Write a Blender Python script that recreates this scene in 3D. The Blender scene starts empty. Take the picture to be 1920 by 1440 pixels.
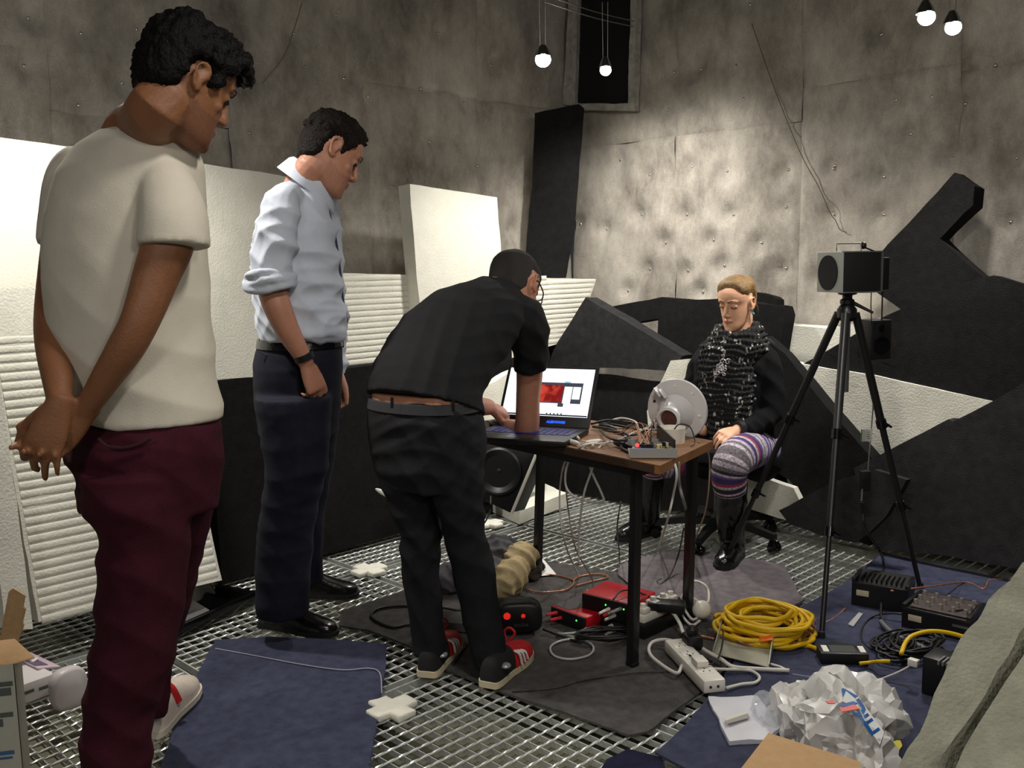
import bpy, bmesh, math, random
import numpy as np
from mathutils import Vector, Matrix, noise as mnoise
R_ = math.radians
random.seed(7); rng = np.random.default_rng(7)
scene = bpy.context.scene
COL = scene.collection

# ------------------------------------------------------------------ camera
FPX = 1800.0; CAMH = 1.32; PITCH = 7.28; ROLL = -1.0
cd = bpy.data.cameras.new('camera'); cam = bpy.data.objects.new('camera', cd); COL.objects.link(cam)
cd.sensor_fit = 'HORIZONTAL'; cd.sensor_width = 36.0; cd.lens = FPX / 1920 * 36.0
cd.clip_start = 0.05; cd.clip_end = 60
CAMROT = Matrix.Rotation(R_(90 - PITCH), 3, 'X') @ Matrix.Rotation(R_(ROLL), 3, 'Z')
cam.matrix_world = Matrix.Translation((0, 0, CAMH)) @ CAMROT.to_4x4()
scene.camera = cam

# ------------------------------------------------------------------ world, exposure, lights
w = bpy.data.worlds.new('world'); scene.world = w; w.use_nodes = True
w.node_tree.nodes['Background'].inputs[0].default_value = (0.85, 0.9, 1.0, 1)
w.node_tree.nodes['Background'].inputs[1].default_value = 0.032
scene.view_settings.view_transform = 'Standard'; scene.view_settings.look = 'None'
scene.view_settings.exposure = 0.0; scene.view_settings.gamma = 1.0
scene.view_settings.use_curve_mapping = False

def spot(name, loc, target, energy, angle, blend, radius=0.05, col=(1.0, 0.93, 0.82)):
    l = bpy.data.lights.new(name, 'SPOT'); l.energy = energy; l.spot_size = R_(angle); l.spot_blend = blend
    l.shadow_soft_size = radius; l.color = col
    o = bpy.data.objects.new(name, l); COL.objects.link(o)
    o.location = loc
    o.rotation_euler = (Vector(target) - Vector(loc)).to_track_quat('-Z', 'Y').to_euler()
    return o

# ------------------------------------------------------------------ pixel -> place helpers (a 1920 x 1440 frame)
CAMP = Vector((0, 0, CAMH))
def ray(px, py):
    return CAMROT @ Vector(((px - 960) / FPX, (720 - py) / FPX, -1.0))
def G(px, py, z=0.0):                      # the point of height z seen at a pixel
    d = ray(px, py); t = (z - CAMH) / d.z
    return CAMP + d * t
def DP(px, py, y):                         # the point seen at a pixel, y metres in front
    d = ray(px, py); return CAMP + d * (y / d.y)
S2 = math.sqrt(0.5)
def UV(u, v, z=0.0): return Vector((S2 * (u + v), S2 * (u - v), z))   # axes along the two walls
U = Vector((S2, S2, 0)); V = Vector((S2, -S2, 0)); Z = Vector((0, 0, 1))
def PP(px, py, p0, n):
    d = ray(px, py); t = (Vector(p0) - CAMP).dot(n) / d.dot(n); return CAMP + d * t
def PU(px, py, u0, k=0.0): return PP(px, py, U * u0, (U - Z * k))     # plane u = u0 + k z
def PV(px, py, v0, k=0.0): return PP(px, py, V * v0, (V + Z * k))     # plane v = v0 - k z

# ------------------------------------------------------------------ materials
def lin(c):
    c = c / 255.0
    return c / 12.92 if c <= 0.04045 else ((c + 0.055) / 1.055) ** 2.4
def rgb(r, g, b): return (lin(r), lin(g), lin(b), 1)
_mats = {}
def mat(name, col, rough=0.7, metal=0.0, var=0.0, vscale=8.0, bump=0.0, bscale=60.0, sheen=0.0, emit=None, estr=0.0,
        alpha=None, trans=0.0, detail=5, spec=0.5, col2=None, coat=0.0):
    if name in _mats: return _mats[name]
    m = bpy.data.materials.new(name); m.use_nodes = True; nt = m.node_tree; b = nt.nodes['Principled BSDF']
    c = rgb(*col); b.inputs['Base Color'].default_value = c
    b.inputs['Roughness'].default_value = rough; b.inputs['Metallic'].default_value = metal
    b.inputs['Specular IOR Level'].default_value = spec
    if sheen: b.inputs['Sheen Weight'].default_value = sheen; b.inputs['Sheen Roughness'].default_value = 0.5
    if coat: b.inputs['Coat Weight'].default_value = coat
    if trans: b.inputs['Transmission Weight'].default_value = trans
    if alpha is not None: b.inputs['Alpha'].default_value = alpha
    if emit: b.inputs['Emission Color'].default_value = rgb(*emit); b.inputs['Emission Strength'].default_value = estr
    if var or bump:
        tc = nt.nodes.new('ShaderNodeTexCoord')
    if var:
        n = nt.nodes.new('ShaderNodeTexNoise'); n.inputs['Scale'].default_value = vscale; n.inputs['Detail'].default_value = detail
        n.inputs['Roughness'].default_value = 0.65
        nt.links.new(tc.outputs['Object'], n.inputs['Vector'])
        r = nt.nodes.new('ShaderNodeValToRGB'); nt.links.new(n.outputs['Fac'], r.inputs[0])
        if col2: c2 = rgb(*col2)
        else: c2 = tuple(min(1, x * (1 - var)) for x in c[:3]) + (1,)
        r.color_ramp.elements[0].position = 0.3; r.color_ramp.elements[1].position = 0.7
        r.color_ramp.elements[0].color = c2; r.color_ramp.elements[1].color = tuple(min(1, x * (1 + var * 0.35)) for x in c[:3]) + (1,)
        nt.links.new(r.outputs[0], b.inputs['Base Color'])
    if bump:
        n2 = nt.nodes.new('ShaderNodeTexNoise'); n2.inputs['Scale'].default_value = bscale; n2.inputs['Detail'].default_value = 4
        nt.links.new(tc.outputs['Object'], n2.inputs['Vector'])
        bp = nt.nodes.new('ShaderNodeBump'); bp.inputs['Strength'].default_value = bump; bp.inputs['Distance'].default_value = 0.01
        nt.links.new(n2.outputs['Fac'], bp.inputs['Height']); nt.links.new(bp.outputs[0], b.inputs['Normal'])
    _mats[name] = m; return m

# ------------------------------------------------------------------ mesh builder (world coordinates)
def frame_from(d, ref=None):
    d = Vector(d).normalized()
    ref = Vector(ref) if ref is not None else (Vector((0, 0, 1)) if abs(d.z) < 0.9 else Vector((0, 1, 0)))
    x = ref - d * ref.dot(d)
    if x.length < 1e-6: x = Vector((1, 0, 0)) - d * d.x
    x.normalize(); return x, d.cross(x)
def catmull(pts, n):
    P = [Vector(p) for p in pts]
    if len(P) < 3: return [P[0].lerp(P[-1], i / n) for i in range(n + 1)]
    P = [2 * P[0] - P[1]] + P + [2 * P[-1] - P[-2]]
    out = []
    for i in range(1, len(P) - 2):
        a, b, c, d = P[i - 1:i + 3]
        for k in range(n):
            t = k / n
            out.append(0.5 * ((2 * b) + (c - a) * t + (2 * a - 5 * b + 4 * c - d) * t * t + (3 * b - a - 3 * c + d) * t ** 3))
    out.append(P[-2]); return out
class MB:
    def __init__(s): s.v = []; s.f = []; s.m = []; s.M = None; s.mi = 0
    def add(s, vs, fs):
        o = len(s.v)
        if s.M is not None: vs = [s.M @ Vector(v) for v in vs]
        s.v += [tuple(v) for v in vs]; s.f += [tuple(i + o for i in f) for f in fs]; s.m += [s.mi] * len(fs); return s
    def box(s, c, size, R=None, bev=0.0):
        c = Vector(c); h = [x / 2 for x in size]
        if bev <= 0:
            vs = [Vector((sx * h[0], sy * h[1], sz * h[2])) for sx in (-1, 1) for sy in (-1, 1) for sz in (-1, 1)]
            fs = [(0, 1, 3, 2), (4, 6, 7, 5), (0, 4, 5, 1), (2, 3, 7, 6), (0, 2, 6, 4), (1, 5, 7, 3)]
        else:
            bm = bmesh.new(); bmesh.ops.create_cube(bm, size=1.0)
            for v in bm.verts: v.co = Vector((v.co.x * size[0], v.co.y * size[1], v.co.z * size[2]))
            bmesh.ops.bevel(bm, geom=bm.edges[:], offset=min(bev, min(size) * 0.45), segments=2, affect='EDGES', profile=0.5)
            vs = [v.co.copy() for v in bm.verts]; bm.verts.index_update(); fs = [tuple(v.index for v in f.verts) for f in bm.faces]; bm.free()
        if R is not None: vs = [R @ v for v in vs]
        return s.add([c + v for v in vs], fs)
    def obox(s, c, ax, ay, az, size, bev=0.0):      # box along three given axes
        return s.box(c, size, Matrix((Vector(ax).normalized(), Vector(ay).normalized(), Vector(az).normalized())).transposed(), bev)
    def tube(s, pts, r, seg=8, n=0, cap=True, flat=None, ref=None):
        P = catmull(pts, n) if n else [Vector(p) for p in pts]
        N = len(P); rs = r if isinstance(r, (list, tuple)) else [r] * N
        if len(rs) != N:
            rs = list(np.interp(np.linspace(0, 1, N), np.linspace(0, 1, len(rs)), rs))
        x = None; vs = []
        for i in range(N):
            d = P[min(i + 1, N - 1)] - P[max(i - 1, 0)]
            if d.length < 1e-9: d = Vector((0, 0, 1))
            d.normalize()
            if x is None: x, y = frame_from(d, ref)
            else:
                x = x - d * x.dot(d)
                if x.length < 1e-6: x, y = frame_from(d)
                x.normalize(); y = d.cross(x)
            fl = flat or 1.0
            for k in range(seg):
                a = 2 * math.pi * k / seg
                vs.append(P[i] + (x * math.cos(a) + y * math.sin(a) * fl) * rs[i])
        fs = [(i * seg + k, i * seg + (k + 1) % seg, (i + 1) * seg + (k + 1) % seg, (i + 1) * seg + k) for i in range(N - 1) for k in range(seg)]
        if cap: fs += [tuple(range(seg))[::-1], tuple((N - 1) * seg + k for k in range(seg))]
        return s.add(vs, fs)
    def loft(s, rings, cap=True):
        n = len(rings[0]); N = len(rings); vs = [v for r in rings for v in r]
        fs = [(i * n + k, i * n + (k + 1) % n, (i + 1) * n + (k + 1) % n, (i + 1) * n + k) for i in range(N - 1) for k in range(n)]
        if cap: fs += [tuple(range(n))[::-1], tuple((N - 1) * n + k for k in range(n))]
        return s.add(vs, fs)
    def lathe(s, prof, c, axis=(0, 0, 1), seg=24, cap=True):
        x, y = frame_from(axis); d = Vector(axis).normalized(); c = Vector(c)
        return s.loft([[c + d * h + (x * math.cos(2 * math.pi * k / seg) + y * math.sin(2 * math.pi * k / seg)) * r for k in range(seg)] for r, h in prof], cap)
    def ell(s, c, r, R=None, seg=14, rg=9):
        c = Vector(c); r = (r, r, r) if not hasattr(r, '__len__') else r
        rings = []
        for i in range(1, rg):
            t = math.pi * i / rg
            ring = [Vector((r[0] * math.sin(t) * math.cos(2 * math.pi * k / seg), r[1] * math.sin(t) * math.sin(2 * math.pi * k / seg), -r[2] * math.cos(t))) for k in range(seg)]
            rings.append([c + (R @ v if R is not None else v) for v in ring])
        top = Vector((0, 0, r[2])); bot = -top
        if R is not None: top = R @ top; bot = R @ bot
        o = len(s.v); s.loft(rings, cap=False)
        n = len(rings)
        vs = [c + bot, c + top]; o2 = len(s.v)
        if s.M is not None: vs = [s.M @ v for v in vs]
        s.v += [tuple(v) for v in vs]
        for k in range(seg):
            s.f.append((o + (k + 1) % seg, o + k, o2)); s.f.append((o + (n - 1) * seg + k, o + (n - 1) * seg + (k + 1) % seg, o2 + 1)); s.m += [s.mi] * 2
        return s
    def prism(s, poly, ext):                        # flat outline, extruded
        n = len(poly); ext = Vector(ext); P = [Vector(p) for p in poly]
        vs = P + [p + ext for p in P]
        fs = [tuple(range(n))[::-1], tuple(range(n, 2 * n))] + [(k, (k + 1) % n, n + (k + 1) % n, n + k) for k in range(n)]
        return s.add(vs, fs)
    def mesh(s, name, mats, loc=(0, 0, 0), smooth=None):
        loc = Vector(loc); me = bpy.data.meshes.new(name)
        me.from_pydata([tuple(Vector(v) - loc) for v in s.v], [], s.f)
        for m in (mats if isinstance(mats, (list, tuple)) else [mats]): me.materials.append(m)
        me.polygons.foreach_set('material_index', s.m)
        bm = bmesh.new(); bm.from_mesh(me); bmesh.ops.recalc_face_normals(bm, faces=bm.faces[:]); bm.to_mesh(me); bm.free()
        if smooth: shade(me, smooth)
        me.update(); return me
def shade(me, deg):
    me.polygons.foreach_set('use_smooth', [True] * len(me.polygons))
    if deg < 180: me.set_sharp_from_angle(angle=R_(deg))
_loc = {}
def rootloc(o): return _loc[o.name]
def link(o, loc): COL.objects.link(o); _loc[o.name] = Vector(loc); return o
def tag(o, label, cat, group=None, kind=None):
    if label: o['label'] = label
    if cat: o['category'] = cat
    if group: o['group'] = group
    if kind: o['kind'] = kind
    return o
def thing(name, loc, label, cat, group=None):
    o = bpy.data.objects.new(name, None); o.location = loc; o.empty_display_size = 0.05
    link(o, loc); return tag(o, label, cat, group)
def part(name, mb, mats, parent, label=None, smooth=40, kind=None):
    loc = rootloc(parent)
    me = mb.mesh(name, mats, loc, smooth) if isinstance(mb, MB) else mb
    o = bpy.data.objects.new(name, me); link(o, loc); o.parent = parent
    if label: o['label'] = label
    if kind: o['kind'] = kind
    return o
def single(name, mb, mats, label, cat, group=None, smooth=40, kind=None, loc=None):
    if loc is None:
        a = np.array(mb.v); loc = Vector((a[:, 0].mean(), a[:, 1].mean(), a[:, 2].min()))
    me = mb.mesh(name, mats, loc, smooth)
    o = bpy.data.objects.new(name, me); o.location = loc; link(o, loc); return tag(o, label, cat, group, kind)
def structure(name, mb, mats, smooth=40):
    return single(name, mb, mats, None, None, kind='structure', smooth=smooth, loc=Vector((0, 0, 0)))
def edge_mesh(me, subdiv, amp, scale, seed=0):
    """break a flat-sided slab up a little: torn, uneven edges and faces"""
    bm = bmesh.new(); bm.from_mesh(me)
    bmesh.ops.triangulate(bm, faces=[f for f in bm.faces if len(f.verts) > 4])
    for _ in range(8):
        es = [e for e in bm.edges if e.calc_length() > subdiv]
        if not es: break
        bmesh.ops.subdivide_edges(bm, edges=es, cuts=1)
        bmesh.ops.triangulate(bm, faces=[f for f in bm.faces if len(f.verts) > 4])
    for v in bm.verts:
        q = Vector(v.co) * scale + Vector((seed * 3.1, seed * 1.7, 0))
        v.co = v.co + mnoise.noise_vector(q) * amp + mnoise.noise_vector(q * 4) * amp * 0.35
    bmesh.ops.recalc_face_normals(bm, faces=bm.faces[:]); bm.to_mesh(me); bm.free(); shade(me, 50)
# ================================================================== lamps' pools of light (the hanging lamps are built below) and added fill
WARM = (1.0, 0.955, 0.89)
LAMPS = [(DP(1018, 108, 4.45), 'first'), (DP(1135, 128, 5.0), 'second'), (DP(1735, 28, 3.85), 'third'), (DP(1785, 47, 3.95), 'fourth')]
spot('spot_first', LAMPS[0][0] + Vector((0, 0, -.05)), (0.2, 4.6, 0), 80, 140, 1.0, col=WARM)
spot('spot_second', LAMPS[1][0] + Vector((0, 0, -.05)), (1.0, 5.4, 0.3), 95, 150, 1.0, col=WARM)
spot('spot_third', LAMPS[2][0] + Vector((0, 0, -.05)), (1.0, 3.5, 0), 70, 120, 0.8, col=WARM)
spot('spot_fourth', LAMPS[3][0] + Vector((0, 0, -.05)), (1.3, 3.9, 0), 50, 120, 0.8, col=WARM)
spot('spot_left', (-1.35, 3.0, 2.35), (-1.5, 3.1, 0), 110, 130, 0.7, col=WARM)
# soft unseen fill lights, added behind the camera to brighten the near side
spot('fill_behind_left', (-1.3, -1.2, 2.5), (-.8, 2.2, .9), 75, 120, 0.9, radius=.25, col=WARM)
spot('fill_behind_right', (1.5, -1.0, 2.5), (1.0, 3.0, .7), 85, 120, 0.9, radius=.25, col=WARM)
spot('fill_overhead', (0.35, 1.5, 2.6), (0.5, 2.8, 0), 75, 140, 0.9, radius=.12, col=WARM)  # added fill from above, out of view, to brighten the floor

# ================================================================== setting
M_wool = None
def wool_material():
    m = bpy.data.materials.new('grey_wool_batt'); m.use_nodes = True; nt = m.node_tree; b = nt.nodes['Principled BSDF']
    N = nt.nodes.new; L = nt.links.new
    tc = N('ShaderNodeTexCoord')
    n1 = N('ShaderNodeTexNoise'); n1.inputs['Scale'].default_value = 2.6; n1.inputs['Detail'].default_value = 9; n1.inputs['Roughness'].default_value = 0.72
    mp = N('ShaderNodeMapping'); mp.inputs['Scale'].default_value = (1, 1, 0.6)
    L(tc.outputs['Object'], mp.inputs[0]); L(mp.outputs[0], n1.inputs['Vector'])
    r = N('ShaderNodeValToRGB'); e = r.color_ramp.elements
    e[0].position = 0.33; e[0].color = rgb(116, 110, 101); e[1].position = 0.66; e[1].color = rgb(200, 193, 181)
    L(n1.outputs['Fac'], r.inputs[0])
    n2 = N('ShaderNodeTexNoise'); n2.inputs['Scale'].default_value = 140; n2.inputs['Detail'].default_value = 3
    mp2 = N('ShaderNodeMapping'); mp2.inputs['Scale'].default_value = (1, 1, 2.2); L(tc.outputs['Object'], mp2.inputs[0]); L(mp2.outputs[0], n2.inputs['Vector'])
    mx = N('ShaderNodeMix'); mx.data_type = 'RGBA'; mx.blend_type = 'OVERLAY'; mx.inputs['Factor'].default_value = 0.30
    L(r.outputs[0], mx.inputs[6]); L(n2.outputs['Fac'], mx.inputs[7]); L(mx.outputs[2], b.inputs['Base Color'])
    bp = N('ShaderNodeBump'); bp.inputs['Strength'].default_value = 0.5; bp.inputs['Distance'].default_value = 0.006
    L(n2.outputs['Fac'], bp.inputs['Height']); L(bp.outputs[0], b.inputs['Normal'])
    b.inputs['Roughness'].default_value = 0.95; b.inputs['Specular IOR Level'].default_value = 0.15
    b.inputs['Sheen Weight'].default_value = 0.2
    return m
M_wool = wool_material()
M_pin = mat('steel_pin', (215, 215, 210), rough=0.2, metal=1.0)
M_felt = mat('black_felt', (32, 31, 31), rough=0.95, var=0.35, vscale=30, bump=0.6, bscale=260, sheen=0.0, spec=0.1)
M_feltg = mat('charcoal_felt', (50, 49, 50), rough=0.95, var=0.35, vscale=24, bump=0.6, bscale=260, sheen=0.0, spec=0.1)
M_foam = mat('white_foam', (226, 224, 210), rough=0.9, var=0.07, vscale=14, bump=0.25, bscale=120, spec=0.2)
M_dirty = mat('dirty_white_wool', (158, 157, 140), rough=0.95, var=0.25, vscale=10, bump=0.6, bscale=90, spec=0.1)
M_sub = mat('olive_subfloor', (112, 111, 90), rough=0.8, var=0.45, vscale=3, bump=0.1)
M_galv = mat('galvanised_steel', (196, 199, 194), rough=0.4, metal=0.35, var=0.25, vscale=20)
M_rod = mat('bright_twisted_rod', (244, 245, 242), rough=0.28, metal=0.4)
M_dark = mat('dark_void', (10, 10, 11), rough=0.9)
M_foil = mat('foil_tape', (200, 198, 188), rough=0.4, metal=0.35, var=0.4, vscale=25, bump=0.9, bscale=30)

UC, VC = 4.62, -4.06          # wall planes
def wool_wall(name, u_axis, base, normal, length, height, pw, ph, seed, pins, cutout=None):
    """a wall hung with pinned wool batts: each batt a piece of the wall, pillowy, dimpled at its pins"""
    b = MB(); o = Vector(base) - Vector(normal) * 0.10
    q = [o, o + u_axis * length, o + u_axis * length + Z * height, o + Z * height]
    b.prism(q, -Vector(normal) * 0.1)
    wall = structure(name, b, M_dark)
    r = random.Random(seed)
    pinmesh = MB().lathe([(0.0, -.004), (0.0085, -.004), (0.0095, 0.002), (0.006, .007), (0.0, .008)], (0, 0, 0), normal, 8).mesh('pin', M_pin, smooth=60)
    ncol = int(math.ceil(length / pw))
    for ci in range(ncol):
        zo = r.uniform(-.5, -.05) * ph
        z0 = zo
        while z0 < height:
            a0, a1 = ci * pw, min((ci + 1) * pw, length); b0, b1 = max(0, z0), min(height, z0 + ph)
            z0 += ph
            if b1 - b0 < .06: continue
            nx, ny = max(2, int((a1 - a0) / .028)), max(2, int((b1 - b0) / .028))
            X, Y = np.meshgrid(np.linspace(a0 - .002, a1 + .002, nx + 1), np.linspace(b0 - .002, b1 + .002, ny + 1))
            D = np.zeros_like(X); Wt = np.ones_like(X); Dp = np.zeros_like(X)
            for (pu, pz) in pins:
                d2 = (X - pu) ** 2 + (Y - pz) ** 2
                Dp = np.minimum(Dp, -0.040 * np.exp(-d2 / (2 * .035 ** 2)) - 0.012 * np.exp(-np.sqrt(d2) / .10)); Wt *= 1 - np.exp(-d2 / .07 ** 2)
            seed_off = r.uniform(0, 50)
            for (f, amp) in ((2.2, .010), (5.5, .007), (13, .0025)):
                D += amp * np.sin(X * f * 2.1 + 1.3 * np.sin(Y * f * 1.3 + seed_off) + seed_off) * np.cos(Y * f * 1.7 + .9 * np.sin(X * f + 2 * seed_off))
            ed = np.minimum(np.minimum(X - a0, a1 - X), np.minimum(Y - b0, b1 - Y))
            D = D * Wt + Dp - 0.011 * np.exp(-ed / .010) + r.uniform(-.003, .003)
            bx = MB(); ua = np.array(u_axis); na = np.array(normal); ba = np.array(base)
            P = ba + X[..., None] * ua + Y[..., None] * np.array((0, 0, 1.0)) + D[..., None] * na
            W = nx + 1
            bx.add([Vector(p) for p in P.reshape(-1, 3)], [(j * W + i, j * W + i + 1, (j + 1) * W + i + 1, (j + 1) * W + i) for j in range(ny) for i in range(nx)])
            part('wool_panel', bx, M_wool, wall, smooth=180)
    for (pu, pz) in pins:
        o = bpy.data.objects.new('pin', pinmesh); o.location = Vector(base) + u_axis * pu + Z * pz - Vector(normal) * .046
        link(o, o.location); o.parent = wall
    return wall
HT = 3.55
# right wall: u = UC, runs along v from the corner towards the camera; the pins are where the photo shows glints
def pins_right():
    px = [(1245,205),(1308,198),(1386,184),(1290,312),(1356,320),(1210,327),(1255,134),(1372,121),(1307,128),(1398,6),(1558,310),(1556,316),(1470,317),(1466,388),(1557,402),(1466,503),(1650,331),(1651,402),(1778,291),(1901,296),(1889,416),(1367,402),(1280,402),(1195,402),(1170,546),(1210,505),(1350,498),(1282,508),(1540,521),(1740,180),(1672,186),(1803,193),(1645,62),(1155,300),(1130,430),(1240,455),(1330,450),(1420,455),(1310,548),(1080,420),(1860,120),(1700,250)]
    out = []
    for p in px:
        q = PU(p[0], p[1], UC); out.append(((q - UV(UC, VC)).dot(V), q.z))
    return out
def pins_left():
    px = [(160,59),(265,52),(155,195),(470,107),(582,122),(478,248),(640,25),(237,153),(660,390),(662,468),(730,378),(800,165),(815,265),(905,310),(745,350),(880,190),(930,120),(700,180),(560,60),(52,120),(60,30),(350,20),(830,60),(960,430),(655,145)]
    out = []
    for p in px:
        q = PV(p[0], p[1], VC); out.append(((UV(UC, VC) - q).dot(U), q.z))
    return out
wall_right = wool_wall('wall_right', V, UV(UC, VC), -U, 6.0, HT, 0.78, 1.25, 3, pins_right())
wall_left = wool_wall('wall_left', -U, UV(UC, VC), V, 6.0, HT, 0.78, 1.25, 5, pins_left())
# loose threads hanging on the wool
M_thread = mat('grey_thread', (92, 88, 70), rough=0.9)
b = MB().tube([PU(x, y, UC - .012) for x, y in ((1410, 45), (1450, 160), (1500, 285), (1535, 350), (1557, 400), (1566, 412), (1575, 430), (1588, 436))], 0.0022, 5, 4)
part('loose_thread', b, M_thread, wall_right)
b = MB().tube([PV(x, y, VC + .015) for x, y in ((566, 5), (550, 60), (532, 105), (505, 140), (492, 156))], 0.0022, 5, 4)
part('loose_thread', b, mat('yellow_thread', (120, 108, 70), rough=.9), wall_left)

# subfloor and galvanised grating laid in panels over it
sub = MB(); sub.add([UV(-.6, -5, -.10), UV(-.6, 5, -.10), UV(5.4, 5, -.10), UV(5.4, -5, -.10)], [(0, 1, 2, 3)])
floor = structure('floor', sub, M_sub)
PANEL = 0.96; PIT = 0.048
def grating_meshes():
    f = MB(); h = .024
    for a in (0, PANEL):
        f.obox(UV(PANEL / 2, a, -h / 2), U, V, Z, (PANEL + .006, .006, h)); f.obox(UV(a, PANEL / 2, -h / 2), V, U, Z, (PANEL + .006, .006, h))
    for k in range(1, int(PANEL / PIT)):
        f.obox(UV(k * PIT, PANEL / 2, -h / 2 - .004), V, U, Z, (PANEL, .003, h - .006))
    rods = MB()
    for k in range(1, int(PANEL / PIT)):
        rings = []; n = 60
        for i in range(n + 1):
            c = UV(PANEL * i / n, k * PIT, -.004); a0 = i * 0.62
            rings.append([c + (V * math.cos(a0 + j * math.pi / 2) + Z * math.sin(a0 + j * math.pi / 2)) * .0036 for j in range(4)])
        rods.loft(rings)
    return f.mesh('grating_panel', M_galv), rods.mesh('twisted_cross_rods', M_rod)
gm, rm = grating_meshes()
star1 = G(690, 1072); su, sv = star1.dot(U), star1.dot(V)
STARS = []
for i in range(-3, 3):
    for j in range(-2, 6):
        off = -.26 if (j == 1) else 0.0
        u0, v0 = su + i * (PANEL + .035) + off, sv + j * (PANEL + .035)
        p = UV(u0 + .5, v0 + .5)
        if p.y < 1.3 or p.y > 6.2 or abs(p.x) > .62 * p.y + .5 or u0 > UC - .3 or v0 < VC - .6: continue
        o = bpy.data.objects.new('grating_panel', gm); o.location = UV(u0, v0); link(o, o.location); o.parent = floor
        c = bpy.data.objects.new('twisted_cross_rods', rm); link(c, (0, 0, 0)); c.parent = o; c['kind'] = 'stuff'
# steel carrier channels in the seams
b = MB()
for i in range(-3, 4): b.obox(UV(su + i * (PANEL + .035) - .017, sv + 1.5, -.063), V, U, Z, (8, .05, .066))
for j in range(-2, 7): b.obox(UV(su + 1, sv + j * (PANEL + .035) - .017, -.063), U, V, Z, (8, .05, .066))
part('support_channel', b, mat('dull_channel', (96, 98, 92), rough=.5, metal=.7), floor)
# white foam cross pads at the seams
def cross_pad(px, py, label, s=1.0):
    c = G(px, py, .0); m = MB()
    for ax, bx in ((U, V), (V, U)):
        m.obox(c + Z * .011, ax, bx, Z, (.155 * s, .07 * s, .022), .006)
    o = single('foam_pad', m, M_foam, label, 'pad', 'white foam pads at the corners of the floor grating', loc=c)
    edge_mesh(o.data, .03, .004, 18, px)
cross_pad(692, 1074, 'white cross-shaped foam pad on the grating beside the black leather shoes')
cross_pad(735, 1335, 'white foam pad on the grating by the right edge of the blue mat', .95)
cross_pad(918, 986, 'small white foam pad beside the white foam slab under the table', .9)
# ceiling
b = MB().box(UV(2.2, -.2, HT + .06), (9, 9, .1), Matrix.Rotation(R_(45), 3, 'Z'))
structure('ceiling', b, mat('ceiling_grey', (70, 68, 64), rough=.95))

# ================================================================== dark opening with foil taped frame high in the corner
t = thing('wall_hatch', PU(1120, 200, UC - .06), 'dark square opening edged with silver foil tape high in the corner', 'hatch')
hu = UC - .05
q = [PU(1086, -120, hu), PU(1188, -130, hu), PU(1180, 200, hu), PU(1076, 192, hu)]
part('opening', MB().prism(q, U * .02), M_dark, t)
fr = MB().prism([PU(1078, -120, hu - .03), PU(1088, -120, hu - .03), PU(1077, 196, hu - .03), PU(1054, 196, hu - .03), PU(1066, 0, hu - .03)], U * .05)
o = part('frame_strip', fr, M_foil, t, 'wide crinkled silver tape strip'); edge_mesh(o.data, .05, .006, 14, 1)
fr = MB().prism([PU(1187, -130, hu - .03), PU(1197, -130, hu - .03), PU(1188, 207, hu - .03), PU(1176, 207, hu - .03)], U * .05)
o = part('frame_strip', fr, M_foil, t); edge_mesh(o.data, .05, .005, 14, 2)
fr = MB().prism([PU(1080, 194, hu - .03), PU(1180, 194, hu - .03), PU(1184, 207, hu - .03), PU(1080, 206, hu - .03)], U * .05)
o = part('frame_strip', fr, M_foil, t); edge_mesh(o.data, .05, .004, 14, 3)

# ================================================================== lamps on a twin wire
M_bulb = mat('lit_halogen_bulb', (255, 250, 240), emit=(255, 247, 235), estr=30)
M_chrome = mat('chrome', (210, 210, 210), rough=.15, metal=1)
M_wire = mat('fine_steel_wire', (150, 148, 140), rough=.35, metal=.9)
labels = ['lit halogen lamp hanging just left of the foil-edged wall opening', 'lit halogen lamp hanging in front of the dark wall opening',
          'left lamp of the lit pair hanging at the top right', 'right lamp of the lit pair hanging at the top right']
for (p, _), lb, sz in zip(LAMPS, labels, (1.35, 1.1, 1.25, 1.2)):
    t = thing('wire_lamp', p, lb, 'lamp', 'halogen lamps hanging on wires')
    part('bulb', MB().ell(p + Vector((0, -.012, -.012)), (.026 * sz, .026 * sz, .024 * sz)), M_bulb, t, smooth=180)
    part('reflector', MB().lathe([(.010, .055), (.016, .05), (.024 * sz, .025), (.030 * sz, .004), (.028 * sz, .004), (.02 * sz, .024), (.008, .04)], p, Z, 16), M_chrome, t)
    part('hanger_wire', MB().tube([p + Vector((.012, 0, .05)), p + Vector((.014, 0, .32))], .0015, 5).tube([p + Vector((-.012, 0, .05)), p + Vector((-.014, 0, .32))], .0015, 5), M_wire, t)
def twin(a, c, label):
    b = MB()
    for dz in (0, .03):
        b.tube([a + Z * dz, a.lerp(c, .5) + Z * (dz - .01), c + Z * dz], .003, 6, 6)
    return single('track_wire', b, M_wire, label, 'wire', 'twin wires that carry the lamps')
p0, p1 = LAMPS[0][0], LAMPS[1][0]
a = DP(1020, 3, 4.4); c = PU(1188, 50, UC - .08)
twin(a, c, 'twin steel wire crossing in front of the foil-edged wall opening')
a = LAMPS[2][0] + Z * .32; c = LAMPS[3][0] + Z * .32
twin(a + (a - c) * 4, c + (c - a) * 2, 'twin steel wire above the lit pair of lamps at the top right')

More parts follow.
